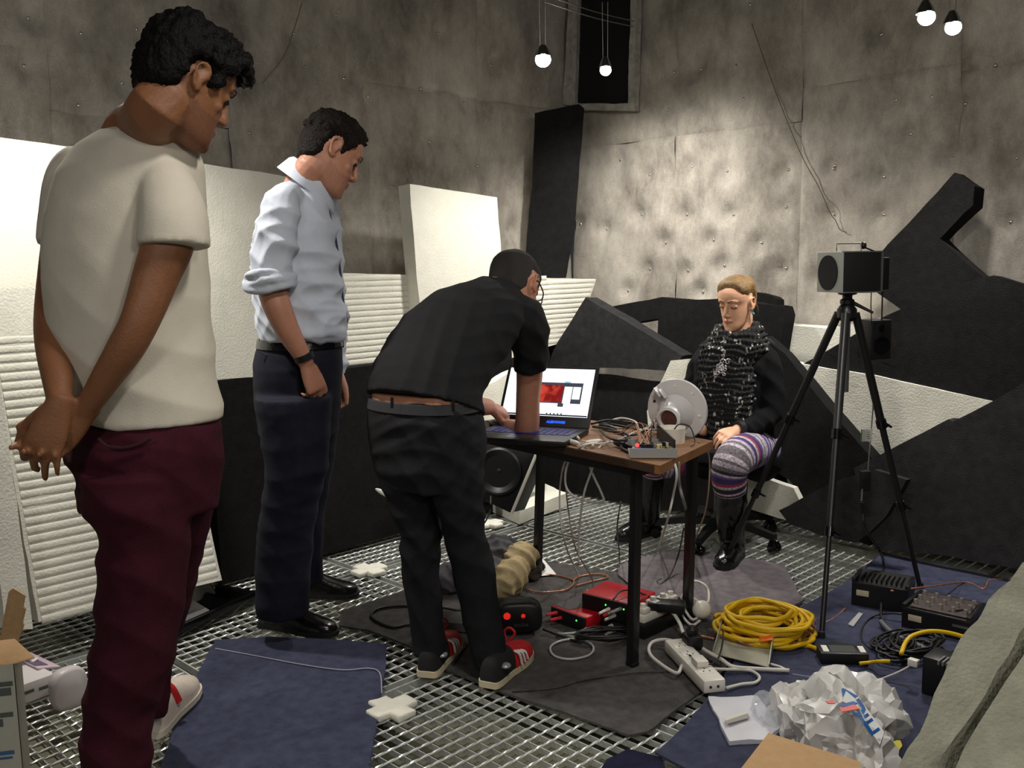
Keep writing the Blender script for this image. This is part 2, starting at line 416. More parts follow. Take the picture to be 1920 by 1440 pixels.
# ================================================================== foam and felt slabs along the walls
def slab(name, pix, plane, p0, k, thick, m, label, cat, group=None, amp=.006, sub=.09, scale=9, ribs=None, shift=0):
    f = PU if plane == 'u' else PV
    P = [f(x, y, p0, k) for x, y in pix]
    for p in P: p.z = max(p.z, .004)
    n = (U - Z * k) if plane == 'u' else -(V + Z * k)
    mb = MB().prism(P, n.normalized() * thick)
    o = single(name, mb, m, label, cat, group)
    if amp: edge_mesh(o.data, sub, amp, scale, len(_loc))
    if ribs:
        # raised horizontal ribs moulded into the front face
        r = MB(); nn = -n.normalized(); za, zb, st, xa, xb = ribs
        up = Z - nn * Z.dot(nn); up.normalize()
        ax = (V if plane == 'u' else U)
        z = za
        poly = [(p.dot(ax), p.z) for p in P]
        while z < zb:
            xs = []
            for i in range(len(poly)):
                (x1, z1), (x2, z2) = poly[i], poly[(i + 1) % len(poly)]
                if (z1 - z) * (z2 - z) < 0: xs.append(x1 + (z - z1) / (z2 - z1) * (x2 - x1))
            if len(xs) >= 2:
                a0, a1 = max(min(xs) + .012, xa), min(max(xs) - .012, xb)
                if a1 - a0 > .05:
                    def at(s, zz):
                        return (U * (p0 + k * zz) + V * s if plane == 'u' else V * (p0 - k * zz) + U * s) + Z * zz
                    rg = []
                    for s in np.linspace(a0, a1, 9):
                        c = at(s, z)
                        rg.append([c + up * (math.cos(t) * st * .44) + nn * (math.sin(t) * st * .10) for t in np.linspace(0, math.pi, 6)] + [c - up * st * .44 - nn * .004, c + up * st * .44 - nn * .004])
                    r.loft(rg)
            z += st
        part('rib', r, m, o, smooth=50)
    return o
FOAMG = 'white foam slabs stood along the left wall'
FELTG = 'black felt slabs piled along the right wall'
slab('foam_slab', [(-60, 250), (0, 258), (390, 308), (560, 334), (590, 500), (600, 692), (395, 717), (-60, 700)], 'v', -3.62, .04, .2, M_foam,
     'large smooth white foam slab along the left wall behind the two standing men', 'foam slab', FOAMG, amp=.003)
slab('foam_slab', [(560, 506), (640, 512), (1118, 523), (1090, 605), (1060, 640), (900, 690), (690, 688), (560, 690)], 'v', -3.56 - .12, .03, .17, M_foam,
     'long ribbed white foam slab lying behind the bending man', 'foam slab', FOAMG, amp=.003, ribs=(.86, 1.26, .028, -9, 99))
slab('foam_slab', [(768, 345), (932, 370), (944, 540), (940, 600), (790, 600), (781, 515)], 'v', -3.56, .06, .085, M_foam,
     'upright white foam block leaning on top of the long ribbed slab', 'foam slab', FOAMG, amp=.003)
slab('foam_slab', [(560, 690), (640, 512), (706, 515), (706, 525), (660, 560)], 'v', -3.80, .0, .09, M_foam,
     'white foam slab edge between the standing man in the blue shirt and the wall', 'foam slab', FOAMG, amp=.003)
slab('felt_slab', [(393, 716), (480, 708), (690, 686), (800, 672), (960, 655), (960, 945), (915, 962), (750, 1000), (415, 1096)], 'v', -3.585, .03, .12, M_felt,
     'wide black felt slab standing behind the navy-trousered man at the left wall', 'felt slab', 'black felt slabs by the left wall', amp=.004)
slab('foam_slab', [(72, 1168), (-10, 690), (-60, 540), (310, 540), (340, 700), (388, 960), (416, 1088)], 'v', -3.28, .12, .10, M_foam,
     'ribbed white foam sheet leaning at the far left behind the man in the white T-shirt', 'foam slab', FOAMG, amp=.003, ribs=(.04, 1.1, .030, -9, 99))
slab('foam_slab', [(10, 1180), (-40, 760), (-120, 560), (-20, 560), (60, 1160), (62, 1180)], 'v', -3.16, .10, .08, M_foam,
     'narrow white foam slab at the left edge behind the open cardboard box', 'foam slab', FOAMG, amp=.004)
slab('wool_sheet', [(880, 800), (888, 735), (990, 680), (1020, 690), (1025, 850), (1000, 900), (880, 900)], 'v', -3.42, .1, .05, M_foam,
     'white wool sheet behind the laptop and the bending man\'s arms', 'wool sheet', amp=.01, scale=14)
P = [DP(x, y, 5.72) for x, y in ((1002, 212), (1086, 197), (1095, 204), (1080, 400), (1060, 524), (982, 524), (985, 480), (992, 400), (1000, 300))]
o = single('felt_panel', MB().prism(P, Vector((.003, .03, 0))), M_felt, 'tall narrow black felt panel hanging in the room corner', 'felt panel'); edge_mesh(o.data, .09, .008, 7, 3)

slab('felt_slab', [(890, 800), (1250, 800), (1440, 830), (1470, 970), (1230, 958), (1190, 946), (1060, 927), (890, 922)], 'u', 4.02, .06, .10, M_felt,
     'long black felt slab standing on the floor behind the table', 'felt slab', FELTG)
slab('felt_slab', [(1010, 696), (1130, 706), (1240, 724), (1262, 760), (1262, 860), (1000, 850)], 'u', 4.12, .02, .12, M_feltg,
     'charcoal felt slab behind the laptop, under the slanted triangular one', 'felt slab', FELTG)
slab('felt_slab', [(960, 615), (1060, 600), (1100, 612), (1100, 705), (960, 720)], 'u', 4.22, .02, .10, M_felt,
     'black felt slab to the right of the bending man\'s head', 'felt slab', FELTG)
slab('felt_slab', [(1098, 558), (1190, 612), (1278, 666), (1258, 696), (1150, 690), (1024, 686), (1046, 640)], 'u', 4.02, .05, .10, M_feltg,
     'slanted charcoal felt slab with a pointed top beyond the laptop', 'felt slab', FELTG)
slab('felt_slab', [(1108, 592), (1150, 574), (1240, 557), (1330, 565), (1330, 600), (1240, 596), (1120, 618)], 'u', 4.22, .05, .10, M_felt,
     'narrow black felt slab just above the pointed charcoal one', 'felt slab', FELTG)
slab('felt_slab', [(1236, 566), (1345, 560), (1466, 574), (1471, 590), (1460, 668), (1440, 800), (1300, 800), (1232, 640)], 'u', 4.16, .04, .10, M_felt,
     'upright black felt slab directly behind the seated woman\'s shoulders', 'felt slab', FELTG)
slab('felt_slab', [(1390, 552), (1420, 549), (1448, 556), (1456, 562), (1456, 590), (1390, 590)], 'u', 4.32, .04, .08, M_felt,
     'felt slab end peeking up behind the seated woman\'s head', 'felt slab', FELTG)
slab('foam_scrap', [(1258, 676), (1292, 672), (1290, 706), (1282, 716), (1258, 745), (1216, 800), (1212, 770)], 'u', 3.98, .03, .06, M_foam,
     'pale foam scrap between the loudspeaker bowl and the woman\'s shoulder', 'foam scrap')
slab('foam_slab', [(1455, 604), (1470, 609), (1560, 616), (1650, 596), (1700, 592), (1700, 700), (1490, 692), (1455, 660)], 'u', 4.40, 0, .12, M_foam,
     'white foam slab behind the tripod head, upper of two', 'foam slab', 'white foam slabs along the right wall', amp=.003)
slab('foam_slab', [(1474, 674), (1500, 683), (1640, 704), (1864, 753), (1866, 758), (1700, 840), (1636, 872), (1560, 792)], 'u', 4.15, 0, .05, M_foam,
     'white foam slab showing between the black slabs behind the tripod legs', 'foam slab', 'white foam slabs along the right wall', amp=.003)
slab('felt_slab', [(1790, 322), (1829, 350), (1824, 384), (1762, 446), (1803, 486), (1846, 522), (1790, 580), (1700, 588), (1640, 545), (1600, 530), (1648, 478), (1720, 400)], 'u', 4.26, .08, .11, M_felt,
     'L-shaped black felt slab leaning against the right wall, topmost', 'felt slab', FELTG)
slab('felt_slab', [(1496, 688), (1545, 660), (1640, 604), (1730, 560), (1838, 520), (1862, 517), (1920, 534), (2020, 560), (2020, 800), (1860, 757), (1700, 722)], 'u', 4.10, .08, .12, M_felt,
     'broad black felt slab under the L-shaped one at the right edge', 'felt slab', FELTG)
slab('felt_slab', [(1430, 630), (1470, 664), (1550, 762), (1638, 862), (1660, 960), (1630, 1022), (1560, 1000), (1480, 900), (1390, 850)], 'u', 4.00, .06, .09, M_felt,
     'black felt slab slanting down behind the woman\'s chair', 'felt slab', FELTG)
slab('felt_slab', [(1600, 878), (1636, 859), (1740, 806), (1778, 786), (1786, 790), (1860, 752), (1920, 716), (2020, 670), (2020, 1090), (1900, 1066), (1760, 1040), (1640, 1030)], 'u', 3.98, .10, .12, M_feltg,
     'largest black felt slab at the right behind the tripod\'s rear leg', 'felt slab', FELTG)
slab('felt_slab', [(1460, 958), (1500, 936), (1560, 902), (1640, 880), (1700, 900), (1660, 970), (1606, 1018), (1540, 1004), (1480, 982)], 'u', 3.80, .12, .05, M_feltg,
     'small black felt slab with a curled corner on the floor behind the tripod', 'felt slab', FELTG)
slab('foam_slab', [(1395, 880), (1430, 895), (1488, 916), (1500, 940), (1474, 976), (1390, 950)], 'u', 3.97, .0, .04, M_foam,
     'dim white foam slab on the floor beside the chair base', 'foam slab', 'white foam slabs along the right wall', amp=.004)
b = MB().prism([G(x, y, .075) for x, y in ((912, 931), (1000, 897), (1063, 925), (975, 958))], -Z * .07)
o = single('foam_slab', b, M_foam, 'thick white foam slab lying flat on the grating under the table', 'foam slab'); edge_mesh(o.data, .06, .006, 12, 4)

# the two dirty wool batts leaning into the picture at the lower right
def batt(pix, y0, y1, thick, label):
    n = len(pix); P = [DP(x, y, yy) for (x, y, yy) in pix]
    b = MB().prism(P, thick)
    return b
P = [DP(1905, 1065, 2.55), DP(2080, 1010, 2.45), DP(2080, 1500, 1.75), DP(1790, 1560, 1.95), DP(1680, 1450, 2.12), DP(1745, 1330, 2.25), DP(1800, 1210, 2.4)]
d = (P[0] - P[4]).normalized()
for i, (pts, lb) in enumerate((
        (((1912, 1052, 2.38), (1960, 1072, 2.32), (1938, 1150, 2.24), (1738, 1476, 1.95), (1670, 1470, 1.98), (1735, 1340, 2.08), (1800, 1200, 2.22)), 'thick dirty white wool batt leaning at the lower right edge, nearer the cables'),
        (((1955, 1160, 2.20), (2090, 1100, 2.14), (2090, 1300, 1.98), (1880, 1560, 1.75), (1756, 1484, 1.92)), 'second dirty white wool batt in the lower right corner of the picture'))):
    P = [DP(*q) for q in pts]
    b = MB().prism(P, Vector((.40, .26, -.08)) * (.22 if i == 0 else 1))
    o = single('wool_batt', b, M_dirty, lb, 'wool batt', 'dirty white wool batts at the right'); edge_mesh(o.data, .07, .014, 9, i * 7 + 2)
    zmin = min(v.co.z for v in o.data.vertices)
    for v in o.data.vertices:
        if v.co.z + o.location.z < .012: v.co.z = .012 - o.location.z

# ================================================================== carpets on the grating
def carpet_mat(name, c1, c2):
    return mat(name, c1, rough=.95, var=.3, vscale=26, bump=.7, bscale=330, spec=.1, col2=c2, detail=8)
M_blue = carpet_mat('blue_carpet', (74, 77, 98), (58, 61, 80)); M_greyc = carpet_mat('grey_carpet', (92, 89, 87), (70, 67, 66))
M_purp = carpet_mat('mauve_grey_carpet', (120, 113, 116), (98, 92, 96))
def carpet(pix, m, label, group='carpet pieces laid on the grating', z=.004, th=.007, amp=.006, wav=.0, name='carpet'):
    P = [G(x, y, z) for x, y in pix]
    o = single(name, MB().prism(P, Z * th), m, label, 'carpet', group)
    bm = bmesh.new(); bm.from_mesh(o.data)
    bmesh.ops.triangulate(bm, faces=[f for f in bm.faces if len(f.verts) > 4])
    for _ in range(7):
        es = [e for e in bm.edges if e.calc_length() > .07]
        if not es: break
        bmesh.ops.subdivide_edges(bm, edges=es, cuts=1); bmesh.ops.triangulate(bm, faces=[f for f in bm.faces if len(f.verts) > 4])
    for v in bm.verts:
        q = v.co + o.location; nn = mnoise.noise_vector(Vector((q.x * 14, q.y * 14, pix[0][0])))
        v.co.x += nn.x * amp; v.co.y += nn.y * amp
        v.co.z += (mnoise.noise(Vector((q.x * 4, q.y * 4, 3))) + .5) * wav
    bm.to_mesh(o.data); bm.free(); shade(o.data, 40)
    return o
blue1 = carpet([(402, 1204), (500, 1199), (640, 1203), (726, 1212), (722, 1256), (700, 1400), (684, 1520), (270, 1540), (330, 1360), (370, 1270)], M_blue,
       'blue carpet piece with a pale thread line in the lower left foreground', wav=.004)
b = MB().tube([G(x, y, .017) for x, y in ((404, 1216), (470, 1228), (560, 1245), (640, 1256), (690, 1253), (712, 1262), (716, 1300))], .0022, 5, 5)
part('loose_thread', b, mat('pale_thread', (150, 150, 165), rough=.9), blue1)
# fraying edge threads
fr = MB()
for i in range(60):
    t = i / 60; p = G(722 - 36 * t, 1256 + 200 * t, .01)
    fr.tube([p, p + Vector((rng.uniform(.005, .02), rng.uniform(-.012, .012), rng.uniform(-.004, .006)))], .0012, 4)
part('frayed_edge', fr, M_blue, blue1, kind='stuff')
grey1 = carpet([(640, 1150), (770, 1108), (1000, 1052), (1170, 1078), (1215, 1100), (1330, 1150), (1420, 1190), (1330, 1290), (1215, 1375), (1180, 1384), (1090, 1352), (985, 1318), (840, 1262), (770, 1216), (690, 1185), (636, 1176)], M_greyc,
       'large worn grey carpet under the table and the bending man\'s feet', wav=.004)
b = MB().tube([G(x, y, .018) for x, y in ((960, 1296), (1040, 1290), (1090, 1276), (1180, 1262), (1260, 1258))], .003, 5, 5)
part('crease', b, M_greyc, grey1)
carpet([(1158, 1080), (1164, 1062), (1230, 1040), (1290, 1032), (1420, 1052), (1470, 1062), (1500, 1120), (1508, 1128), (1470, 1150), (1360, 1180), (1250, 1136), (1205, 1118)], M_purp,
       'light mauve-grey carpet piece under the woman\'s boots', z=.013, wav=.003)
blue2 = carpet([(1655, 1040), (1760, 1064), (1900, 1092), (2060, 1130), (2060, 1560), (1500, 1560), (1230, 1416), (1290, 1360), (1330, 1310), (1405, 1205), (1505, 1140), (1580, 1098)], M_blue,
       'wide blue carpet under the tripod and cables on the right', z=.012, wav=.004)
carpet([(1140, 1428), (1175, 1408), (1240, 1424), (1260, 1470), (1100, 1480)], carpet_mat('dark_blue_carpet', (38, 40, 62), (30, 31, 50)),
       'small dark blue carpet scrap at the bottom edge')
# ================================================================== people
def remesh(mb, name, mats, loc, voxel, smooth=4, disp=None, matfn=None, loops=1):
    me = mb.mesh(name + '_raw', mats, (0, 0, 0)); o = bpy.data.objects.new(name + '_raw', me); COL.objects.link(o)
    m = o.modifiers.new('r', 'REMESH'); m.mode = 'VOXEL'; m.voxel_size = voxel
    if smooth: s = o.modifiers.new('s', 'SMOOTH'); s.factor = .5; s.iterations = smooth
    dg = bpy.context.evaluated_depsgraph_get(); dg.update()
    out = bpy.data.meshes.new_from_object(o.evaluated_get(dg)); out.name = name
    bpy.data.objects.remove(o); bpy.data.meshes.remove(me)
    n = len(out.vertices); co = np.empty(n * 3, np.float32); no = np.empty(n * 3, np.float32)
    out.vertices.foreach_get('co', co); out.vertex_normals.foreach_get('vector', no)
    co = co.reshape(-1, 3).astype(float); no = no.reshape(-1, 3).astype(float)
    if disp is not None: co = disp(co, no)
    out.materials.clear()
    for mm in (mats if isinstance(mats, (list, tuple)) else [mats]): out.materials.append(mm)
    if matfn is not None:
        vi = matfn(co); k = len(out.polygons); ls = np.empty(k, np.int32); out.polygons.foreach_get('loop_start', ls)
        li = np.empty(len(out.loops), np.int32); out.loops.foreach_get('vertex_index', li)
        out.polygons.foreach_set('material_index', vi[li[ls]].astype(np.int32))
    co -= np.array(loc)
    out.vertices.foreach_set('co', co.astype(np.float32).ravel()); shade(out, 180); out.update()
    return out
def rpart(name, mb, mats, parent, voxel=.008, smooth=4, disp=None, label=None, matfn=None):
    return part(name, remesh(mb, name, mats, rootloc(parent), voxel, smooth, disp, matfn), None, parent, label)

def folds(amp, dirs, seed=0, soft=.0):
    r = np.random.default_rng(seed)
    def f(co, no):
        d = np.zeros(len(co))
        for (k, q, a) in dirs:
            k = np.array(k); k = k / np.linalg.norm(k); ph = r.uniform(0, 6)
            wv = np.cross(k, r.normal(size=3)); wv /= np.linalg.norm(wv)
            x = co @ k * q + 1.6 * np.sin(co @ wv * q * .38 + ph) + .7 * np.sin(co @ (k + wv) * q * .21 + 2 * ph)
            env = .5 + .5 * np.sin(co @ wv * q * .23 + ph * 1.7)
            d += a * (1 - np.abs(np.sin(x)) * 2 ** .5) * env
        return co + no * (d * amp)[:, None]
    return f
def sring(pl, pr, py, y, f, ratio=.75, n=56, e=2.25):
    """horizontal body section whose outline spans two pixels at a given distance"""
    c = DP((pl + pr) / 2, py, y); W = (DP(pr, py, y) - DP(pl, py, y)).length / 2
    f = Vector(f).normalized(); r = Vector((f.y, -f.x, 0))
    s = Vector((c.y, -c.x, 0)).normalized()
    a = W / math.sqrt((s.dot(r)) ** 2 + (ratio * s.dot(f)) ** 2); b = a * ratio
    return [c + r * (a * math.copysign(abs(math.cos(t)) ** (2 / e), math.cos(t))) + f * (b * math.copysign(abs(math.sin(t)) ** (2 / e), math.sin(t))) for t in np.linspace(0, 2 * math.pi, n, endpoint=False)]
def oring(c, r, f, a, b, n=56, e=2.25):
    return [c + r * (a * math.copysign(abs(math.cos(t)) ** (2 / e), math.cos(t))) + f * (b * math.copysign(abs(math.sin(t)) ** (2 / e), math.sin(t))) for t in np.linspace(0, 2 * math.pi, n, endpoint=False)]
def limb(mb, pts, seg=16, n=6, ends=True):
    P = [DP(x, y, Y) for (x, y, Y, r) in pts]; rr = [r / FPX * Y for (x, y, Y, r) in pts]
    path = catmull(P, n); rs = [v.x for v in catmull([Vector((q, 0, 0)) for q in rr], n)] if len(rr) > 2 else list(np.linspace(rr[0], rr[-1], len(path)))
    mb.tube(path, rs, seg)
    if ends:
        mb.ell(P[0], rr[0] * .97); mb.ell(P[-1], rr[-1] * .97)
    return mb

# ---- hands: palm, four fingers bent at the knuckles, a thumb leaving the side of the palm
def hand(mb, wrist, fwd, back, side, curls, size=1.0, thumb=(.6, .75, -.2), tcurl=20, spread=5, wr=.024):
    wrist = Vector(wrist); F = Vector(fwd).normalized(); B = Vector(back); B = (B - F * B.dot(F)).normalized()
    S = F.cross(B); S = S if S.dot(Vector(side)) > 0 else -S
    L = size
    prof = [(-.02, wr * .95, wr * .75), (0, wr, wr * .75), (.03, .033, .0185), (.06, .039, .0165), (.084, .040, .0135), (.097, .036, .009)]
    mb.loft([[wrist + F * h * L + S * (a * L * math.cos(t)) + B * (b * L * math.sin(t)) for t in np.linspace(0, 2 * math.pi, 18, endpoint=False)] for h, a, b in prof])
    tips = []
    for i in range(4):
        base = wrist + F * (.086, .091, .086, .077)[i] * L + S * (.030, .0105, -.0095, -.0285)[i] * L - B * .001
        ln = (.072, .081, .075, .058)[i] * L; rad = (.0088, .009, .0085, .0074)[i] * L
        sp = R_(spread * (1.5, .5, -.5, -1.5)[i]); d = (F * math.cos(sp) + S * math.sin(sp)).normalized()
        cc = curls[i] if hasattr(curls[0], '__len__') else curls
        ang = 0; p = base; pts = [base - d * .03 * L, base]
        for fr, c in zip((.44, .30, .26), cc):
            ang += R_(c); dd = d * math.cos(ang) - B * math.sin(ang); p = p + dd * ln * fr; pts.append(p)
        rs = [rad * .95, rad * 1.08, rad, rad * .92, rad * .78]
        mb.tube(pts, rs, 10)
        for q, r in zip(pts, rs): mb.ell(q, r, seg=10, rg=6)
        tips.append((pts[-1], (pts[-1] - pts[-2]).normalized(), B))
    b0 = wrist + F * .022 * L + S * .022 * L - B * .006 * L
    d = (F * thumb[0] + S * thumb[1] + B * thumb[2]).normalized(); p = b0; pts = [b0]
    rot = 0
    for ln, c in ((.044, 0), (.034, tcurl), (.027, tcurl)):
        rot += R_(c); dd = (d * math.cos(rot) + (F - S * .5 - B * .3).normalized() * math.sin(rot)).normalized(); p = p + dd * ln * L; pts.append(p)
    rs = [.015 * L, .0125 * L, .0105 * L, .0085 * L]
    mb.tube(pts, rs, 10)
    for q, r in zip(pts, rs): mb.ell(q, r, seg=10, rg=6)
    return mb

# ---- heads.  local axes: x to the person's right, y out of the face, z up
HP = np.array([  # z, front, back, half width
    (-.119, .078, .045, .014), (-.113, .090, .012, .030), (-.100, .097, -.020, .042), (-.085, .098, -.052, .050), (-.062, .094, -.076, .058), (-.040, .0925, -.086, .064),
    (-.015, .089, -.093, .069), (.008, .084, -.097, .072), (.020, .086, -.099, .0735), (.034, .094, -.100, .075), (.055, .095, -.099, .0765), (.075, .088, -.096, .0745),
    (.092, .074, -.088, .067), (.106, .052, -.074, .054), (.116, .024, -.050, .034), (.121, .0, -.025, .012)])
def head_ring(z, n, grow=0.0, e=2.25):
    fr, bk, hw = (np.interp(z, HP[:, 0], HP[:, i]) for i in (1, 2, 3))
    out = []
    for t in np.linspace(0, 2 * math.pi, n, endpoint=False):
        c, s = math.cos(t), math.sin(t)
        out.append(Vector(((hw + grow) * math.copysign(abs(c) ** (2 / e), c), (fr + bk) / 2 + ((fr - bk) / 2 + grow) * math.copysign(abs(s) ** (2 / e), s), z)))
    return out
def hframe(px, py, Y, fwd, up, scale=1.0):
    c = DP(px, py, Y); a = (c - CAMP).normalized(); s = a.cross(Z).normalized(); u = s.cross(a)
    w3 = lambda q: s * q[0] + u * q[1] + a * q[2]
    f = w3(fwd).normalized(); up = w3(up); up = (up - f * up.dot(f)).normalized(); r = f.cross(up)
    return Matrix.Translation(c) @ Matrix((r, f, up)).transposed().to_4x4() @ Matrix.Scale(scale, 4)
def head(mb, H, nose=1.0, jaw=1.0, female=False):
    mb.M = H
    zs = np.concatenate([np.linspace(-.119, .121, 34)])
    mb.loft([[Vector((v.x * np.interp(z, [-.08, .0], [jaw, 1]), v.y, v.z)) for v in head_ring(z, 28)] for z in zs])
    k = nose
    mb.tube([(0, .084, .032), (0, .093, .014), (0, .100 + .003 * k, -.006), (0, .106 + .004 * k, -.023), (0, .101, -.034)], [.0085, .0085, .0095, .0108, .009], 10, 3)
    for sx in (-1, 1):
        mb.ell((sx * .0125, .1, -.030), (.0085, .0105, .0075))
        mb.tube([(sx * .012, .094, .034), (sx * .032, .090, .038), (sx * .050, .076, .034)], [.005, .0065, .005], 8, 3)        # brow
        mb.ell((sx * .032, .0775, .0125), (.0155, .0105, .0115))                                                              # lids
        if not female: mb.ell((sx * .042, .062, -.020), (.018, .015, .015))                                                                  # cheekbone
        # ear: shell, rim and lobe
        Re = Matrix.Rotation(R_(-12), 3, 'X') @ Matrix.Rotation(R_(sx * -18), 3, 'Z')
        mb.ell((sx * .077, -.008, .004), (.006, .017, .029), Re)
        mb.tube([Vector((sx * q[0], q[1], q[2])) for q in ((.078, .009, .006), (.082, .006, .026), (.086, -.010, .034), (.089, -.024, .022), (.087, -.024, .0), (.082, -.013, -.020), (.078, -.002, -.027), (.076, .004, -.018))], .0048, 8, 3)
    lw = .9 if female else 1
    mb.tube([(-.024 * lw, .088, -.0585), (-.009, .0985, -.0555), (0, .0985, -.057), (.009, .0985, -.0555), (.024 * lw, .088, -.0585)], [.002, .0052, .0052, .0052, .002], 8, 3)
    mb.tube([(-.022 * lw, .088, -.0615), (0, .0985, -.0665), (.022 * lw, .088, -.0615)], [.002, .0062, .002], 8, 4)
    mb.ell((0, .092, -.103), (.018, .0095, .013))
    mb.M = None
    return mb
def face_mats(H, lips=True, stubble=False):
    Hi = np.array(H.inverted())
    def f(co):
        q = co @ Hi[:3, :3].T + Hi[:3, 3]; x, y, z = q.T
        m = np.zeros(len(co), int)
        if stubble:
            m[(y > .0) & (y < .12) & (z > -.13) & (z < np.interp(y, [0, .04, .08, .1], [-.035, -.05, -.045, -.044])) & (np.abs(x) < .08)] = 2
        lp = ((x / .026) ** 2 + ((z + .0605) / .0095) ** 2 < 1) & (y > .088) & (y < .12)
        m[lp] = 1
        return m
    return f
def in_head(H, co):
    Hi = np.array(H.inverted()); return co @ Hi[:3, :3].T + Hi[:3, 3]
def hairline(y, kind):
    if kind == 'short': return np.interp(y, [-.12, -.085, -.06, -.040, -.030, -.004, .012, .020, .034, .040, .058, .075, .1], [-.062, -.060, -.052, -.03, .030, .038, .030, -.012, -.010, .03, .058, .078, .086])
    if kind == 'long': return np.interp(y, [-.12, -.07, -.045, -.03, -.004, .012, .03, .05, .07, .085, .1], [-.07, -.055, -.03, .02, .030, .020, .028, .048, .070, .080, .085])
def hair_shell(H, thick, kind, rough=.003, grain=60, res=(80, 64), top=None, seed=1):
    mb = MB(); mb.M = H
    zs = np.linspace(-.085, .1208, res[1]); rings = []; r = np.random.default_rng(seed)
    for z in zs:
        ring = []
        fr_, bk_ = np.interp(z, HP[:, 0], HP[:, 1]), np.interp(z, HP[:, 0], HP[:, 2])
        for v in head_ring(z, res[0]):
            yn = (v.y - (fr_ + bk_) / 2) / max(.02, (fr_ - bk_) / 2) * .097 if z < .02 else v.y
            zl = hairline(yn, kind) + ((.016 * max(0, 1 - ((v.x + .012) / .042) ** 2) - .010) if kind == 'long' and v.y > .04 else 0); mk = min(1, max(0, (v.z - zl) / .010 + .5))
            q_ = min(1, max(0, (v.z - zl) / (.065 if kind == 'long' else .03))); b_ = .06 if kind == 'long' else .30; mk *= (b_ + (1 - b_) * q_ * q_ * (3 - 2 * q_)) if v.y > -.03 else 1
            n = Vector((v.x / .075, (v.y) / .097, max(0, v.z) / .12 * 1.1)).normalized()
            t = thick * (1 + (top or 0) * max(0, v.z) / .12) + mnoise.noise(Vector(v) * grain) * rough + mnoise.noise(Vector(v) * grain * 2.7) * rough * .6
            ring.append(v + n * (t * mk - .012 * (1 - mk)))
        rings.append(ring)
    mb.loft(rings); mb.M = None
    return mb
def brows(H, m, parent, thick=.0032):
    for sx in (-1, 1):
        mb = MB(); mb.M = H; mb.tube([(sx * .011, .0965, .0345), (sx * .030, .0945, .0410), (sx * .049, .080, .036)], [thick, thick, thick * .4], 6, 4)
        mb.M = None; part('eyebrow', mb, m, parent)
def eyes(H, parent, m_eye, m_lash, closed=False):
    for sx in (-1, 1):
        mb = MB(); mb.M = H
        mb.tube([(sx * .0165, .0835, .0085), (sx * .026, .0885, .0062), (sx * .036, .0885, .0058), (sx * .048, .079, .0085)], [.0011, .0016, .0017, .001], 6, 4)
        mb.M = None; part('eyelash', mb, m_lash, parent)
        if not closed:
            mb = MB(); mb.M = H; mb.ell((sx * .032, .0785, .0085), .0112); mb.M = None; part('eye', mb, m_eye, parent, smooth=180)

def shoe(parent, name, heel, toe, w, h, m_up, m_sole, sole_h=.018, boot=0, up_mats=None, laces=None, label=None, peak=.0):
    """heel and toe: ends of the sole on the ground"""
    heel, toe = Vector(heel), Vector(toe); F = (toe - heel); L = F.length; F.normalize(); S = F.cross(Z).normalized()
    prof = [(0.0, .5, .60), (.04, .66, .80), (.12, .74, .98), (.25, .76, 1.02), (.38, .78, .96), (.50, .88, .80), (.62, .98, .66), (.74, 1.0, .56), (.86, .92, .48), (.94, .72, .40), (.985, .40, .28), (1.0, .15, .18)]
    up = MB(); rings = []
    for t, a, b in prof:
        c = heel + F * (t * L) + Z * (sole_h * .8); aa = w / 2 * a; bb = h * b; ring = []
        for k in np.linspace(0, math.pi, 13):
            ring.append(c + S * (aa * math.copysign(abs(math.cos(k)) ** .75, math.cos(k))) + Z * (bb * math.sin(k) ** .8))
        rings.append(ring)
    up.loft(rings)
    s = part(name, up, m_up if not up_mats else up_mats, parent, label=label, smooth=60)
    so = MB(); pl = []
    for t, a, b in prof: pl.append(heel + F * (t * L * 1.03 - .004) + S * (w / 2 * a * 1.07))
    for t, a, b in prof[::-1]: pl.append(heel + F * (t * L * 1.03 - .004) - S * (w / 2 * a * 1.07))
    for p in pl: p.z = heel.z + .002
    so.prism(pl, Z * sole_h)
    return s, part('sole', so, m_sole, s, smooth=60), (heel, F, S, L)

SK_D = mat('tan_skin', (142, 94, 62), rough=.55, var=.14, vscale=22, bump=.12, bscale=180)
SK_M = mat('ruddy_skin', (186, 130, 104), rough=.5, var=.12, vscale=25, bump=.1, bscale=180)
SK_F = mat('fair_skin', (226, 172, 138), rough=.5, var=.06, vscale=22)
LIP_D = mat('lips_tan', (142, 84, 66), rough=.45); LIP_M = mat('lips_ruddy', (170, 98, 84), rough=.45); LIP_F = mat('lips_rose', (188, 118, 100), rough=.4)
ST_D = mat('stubble_tan', (126, 82, 56), rough=.65, var=.2, vscale=120); ST_M = mat('stubble_ruddy', (172, 120, 96), rough=.65, var=.2, vscale=120)
HAIR_K = mat('black_hair', (16, 13, 12), spec=.15, rough=.6, var=.3, vscale=60, bump=.6, bscale=140)
HAIR_B = mat('dark_brown_hair', (30, 24, 21), spec=.15, rough=.6, var=.3, vscale=60, bump=.8, bscale=160)
HAIR_S = mat('cropped_hair', (40, 33, 29), rough=.7, var=.3, vscale=180, bump=.8, bscale=420)
EYE = mat('dark_eye', (50, 36, 28), rough=.1); LASH = mat('lash', (24, 17, 14), rough=.6)
TEE_W = mat('white_tshirt', (222, 214, 196), rough=.9, var=.05, vscale=20, bump=.12, bscale=300, spec=.15)
CHINO = mat('burgundy_cotton', (66, 24, 36), rough=.85, var=.22, vscale=22, bump=.2, bscale=260, spec=.15)
SHIRT = mat('pale_blue_shirt', (196, 202, 214), rough=.75, var=.05, vscale=14, bump=.1, bscale=300, spec=.2)
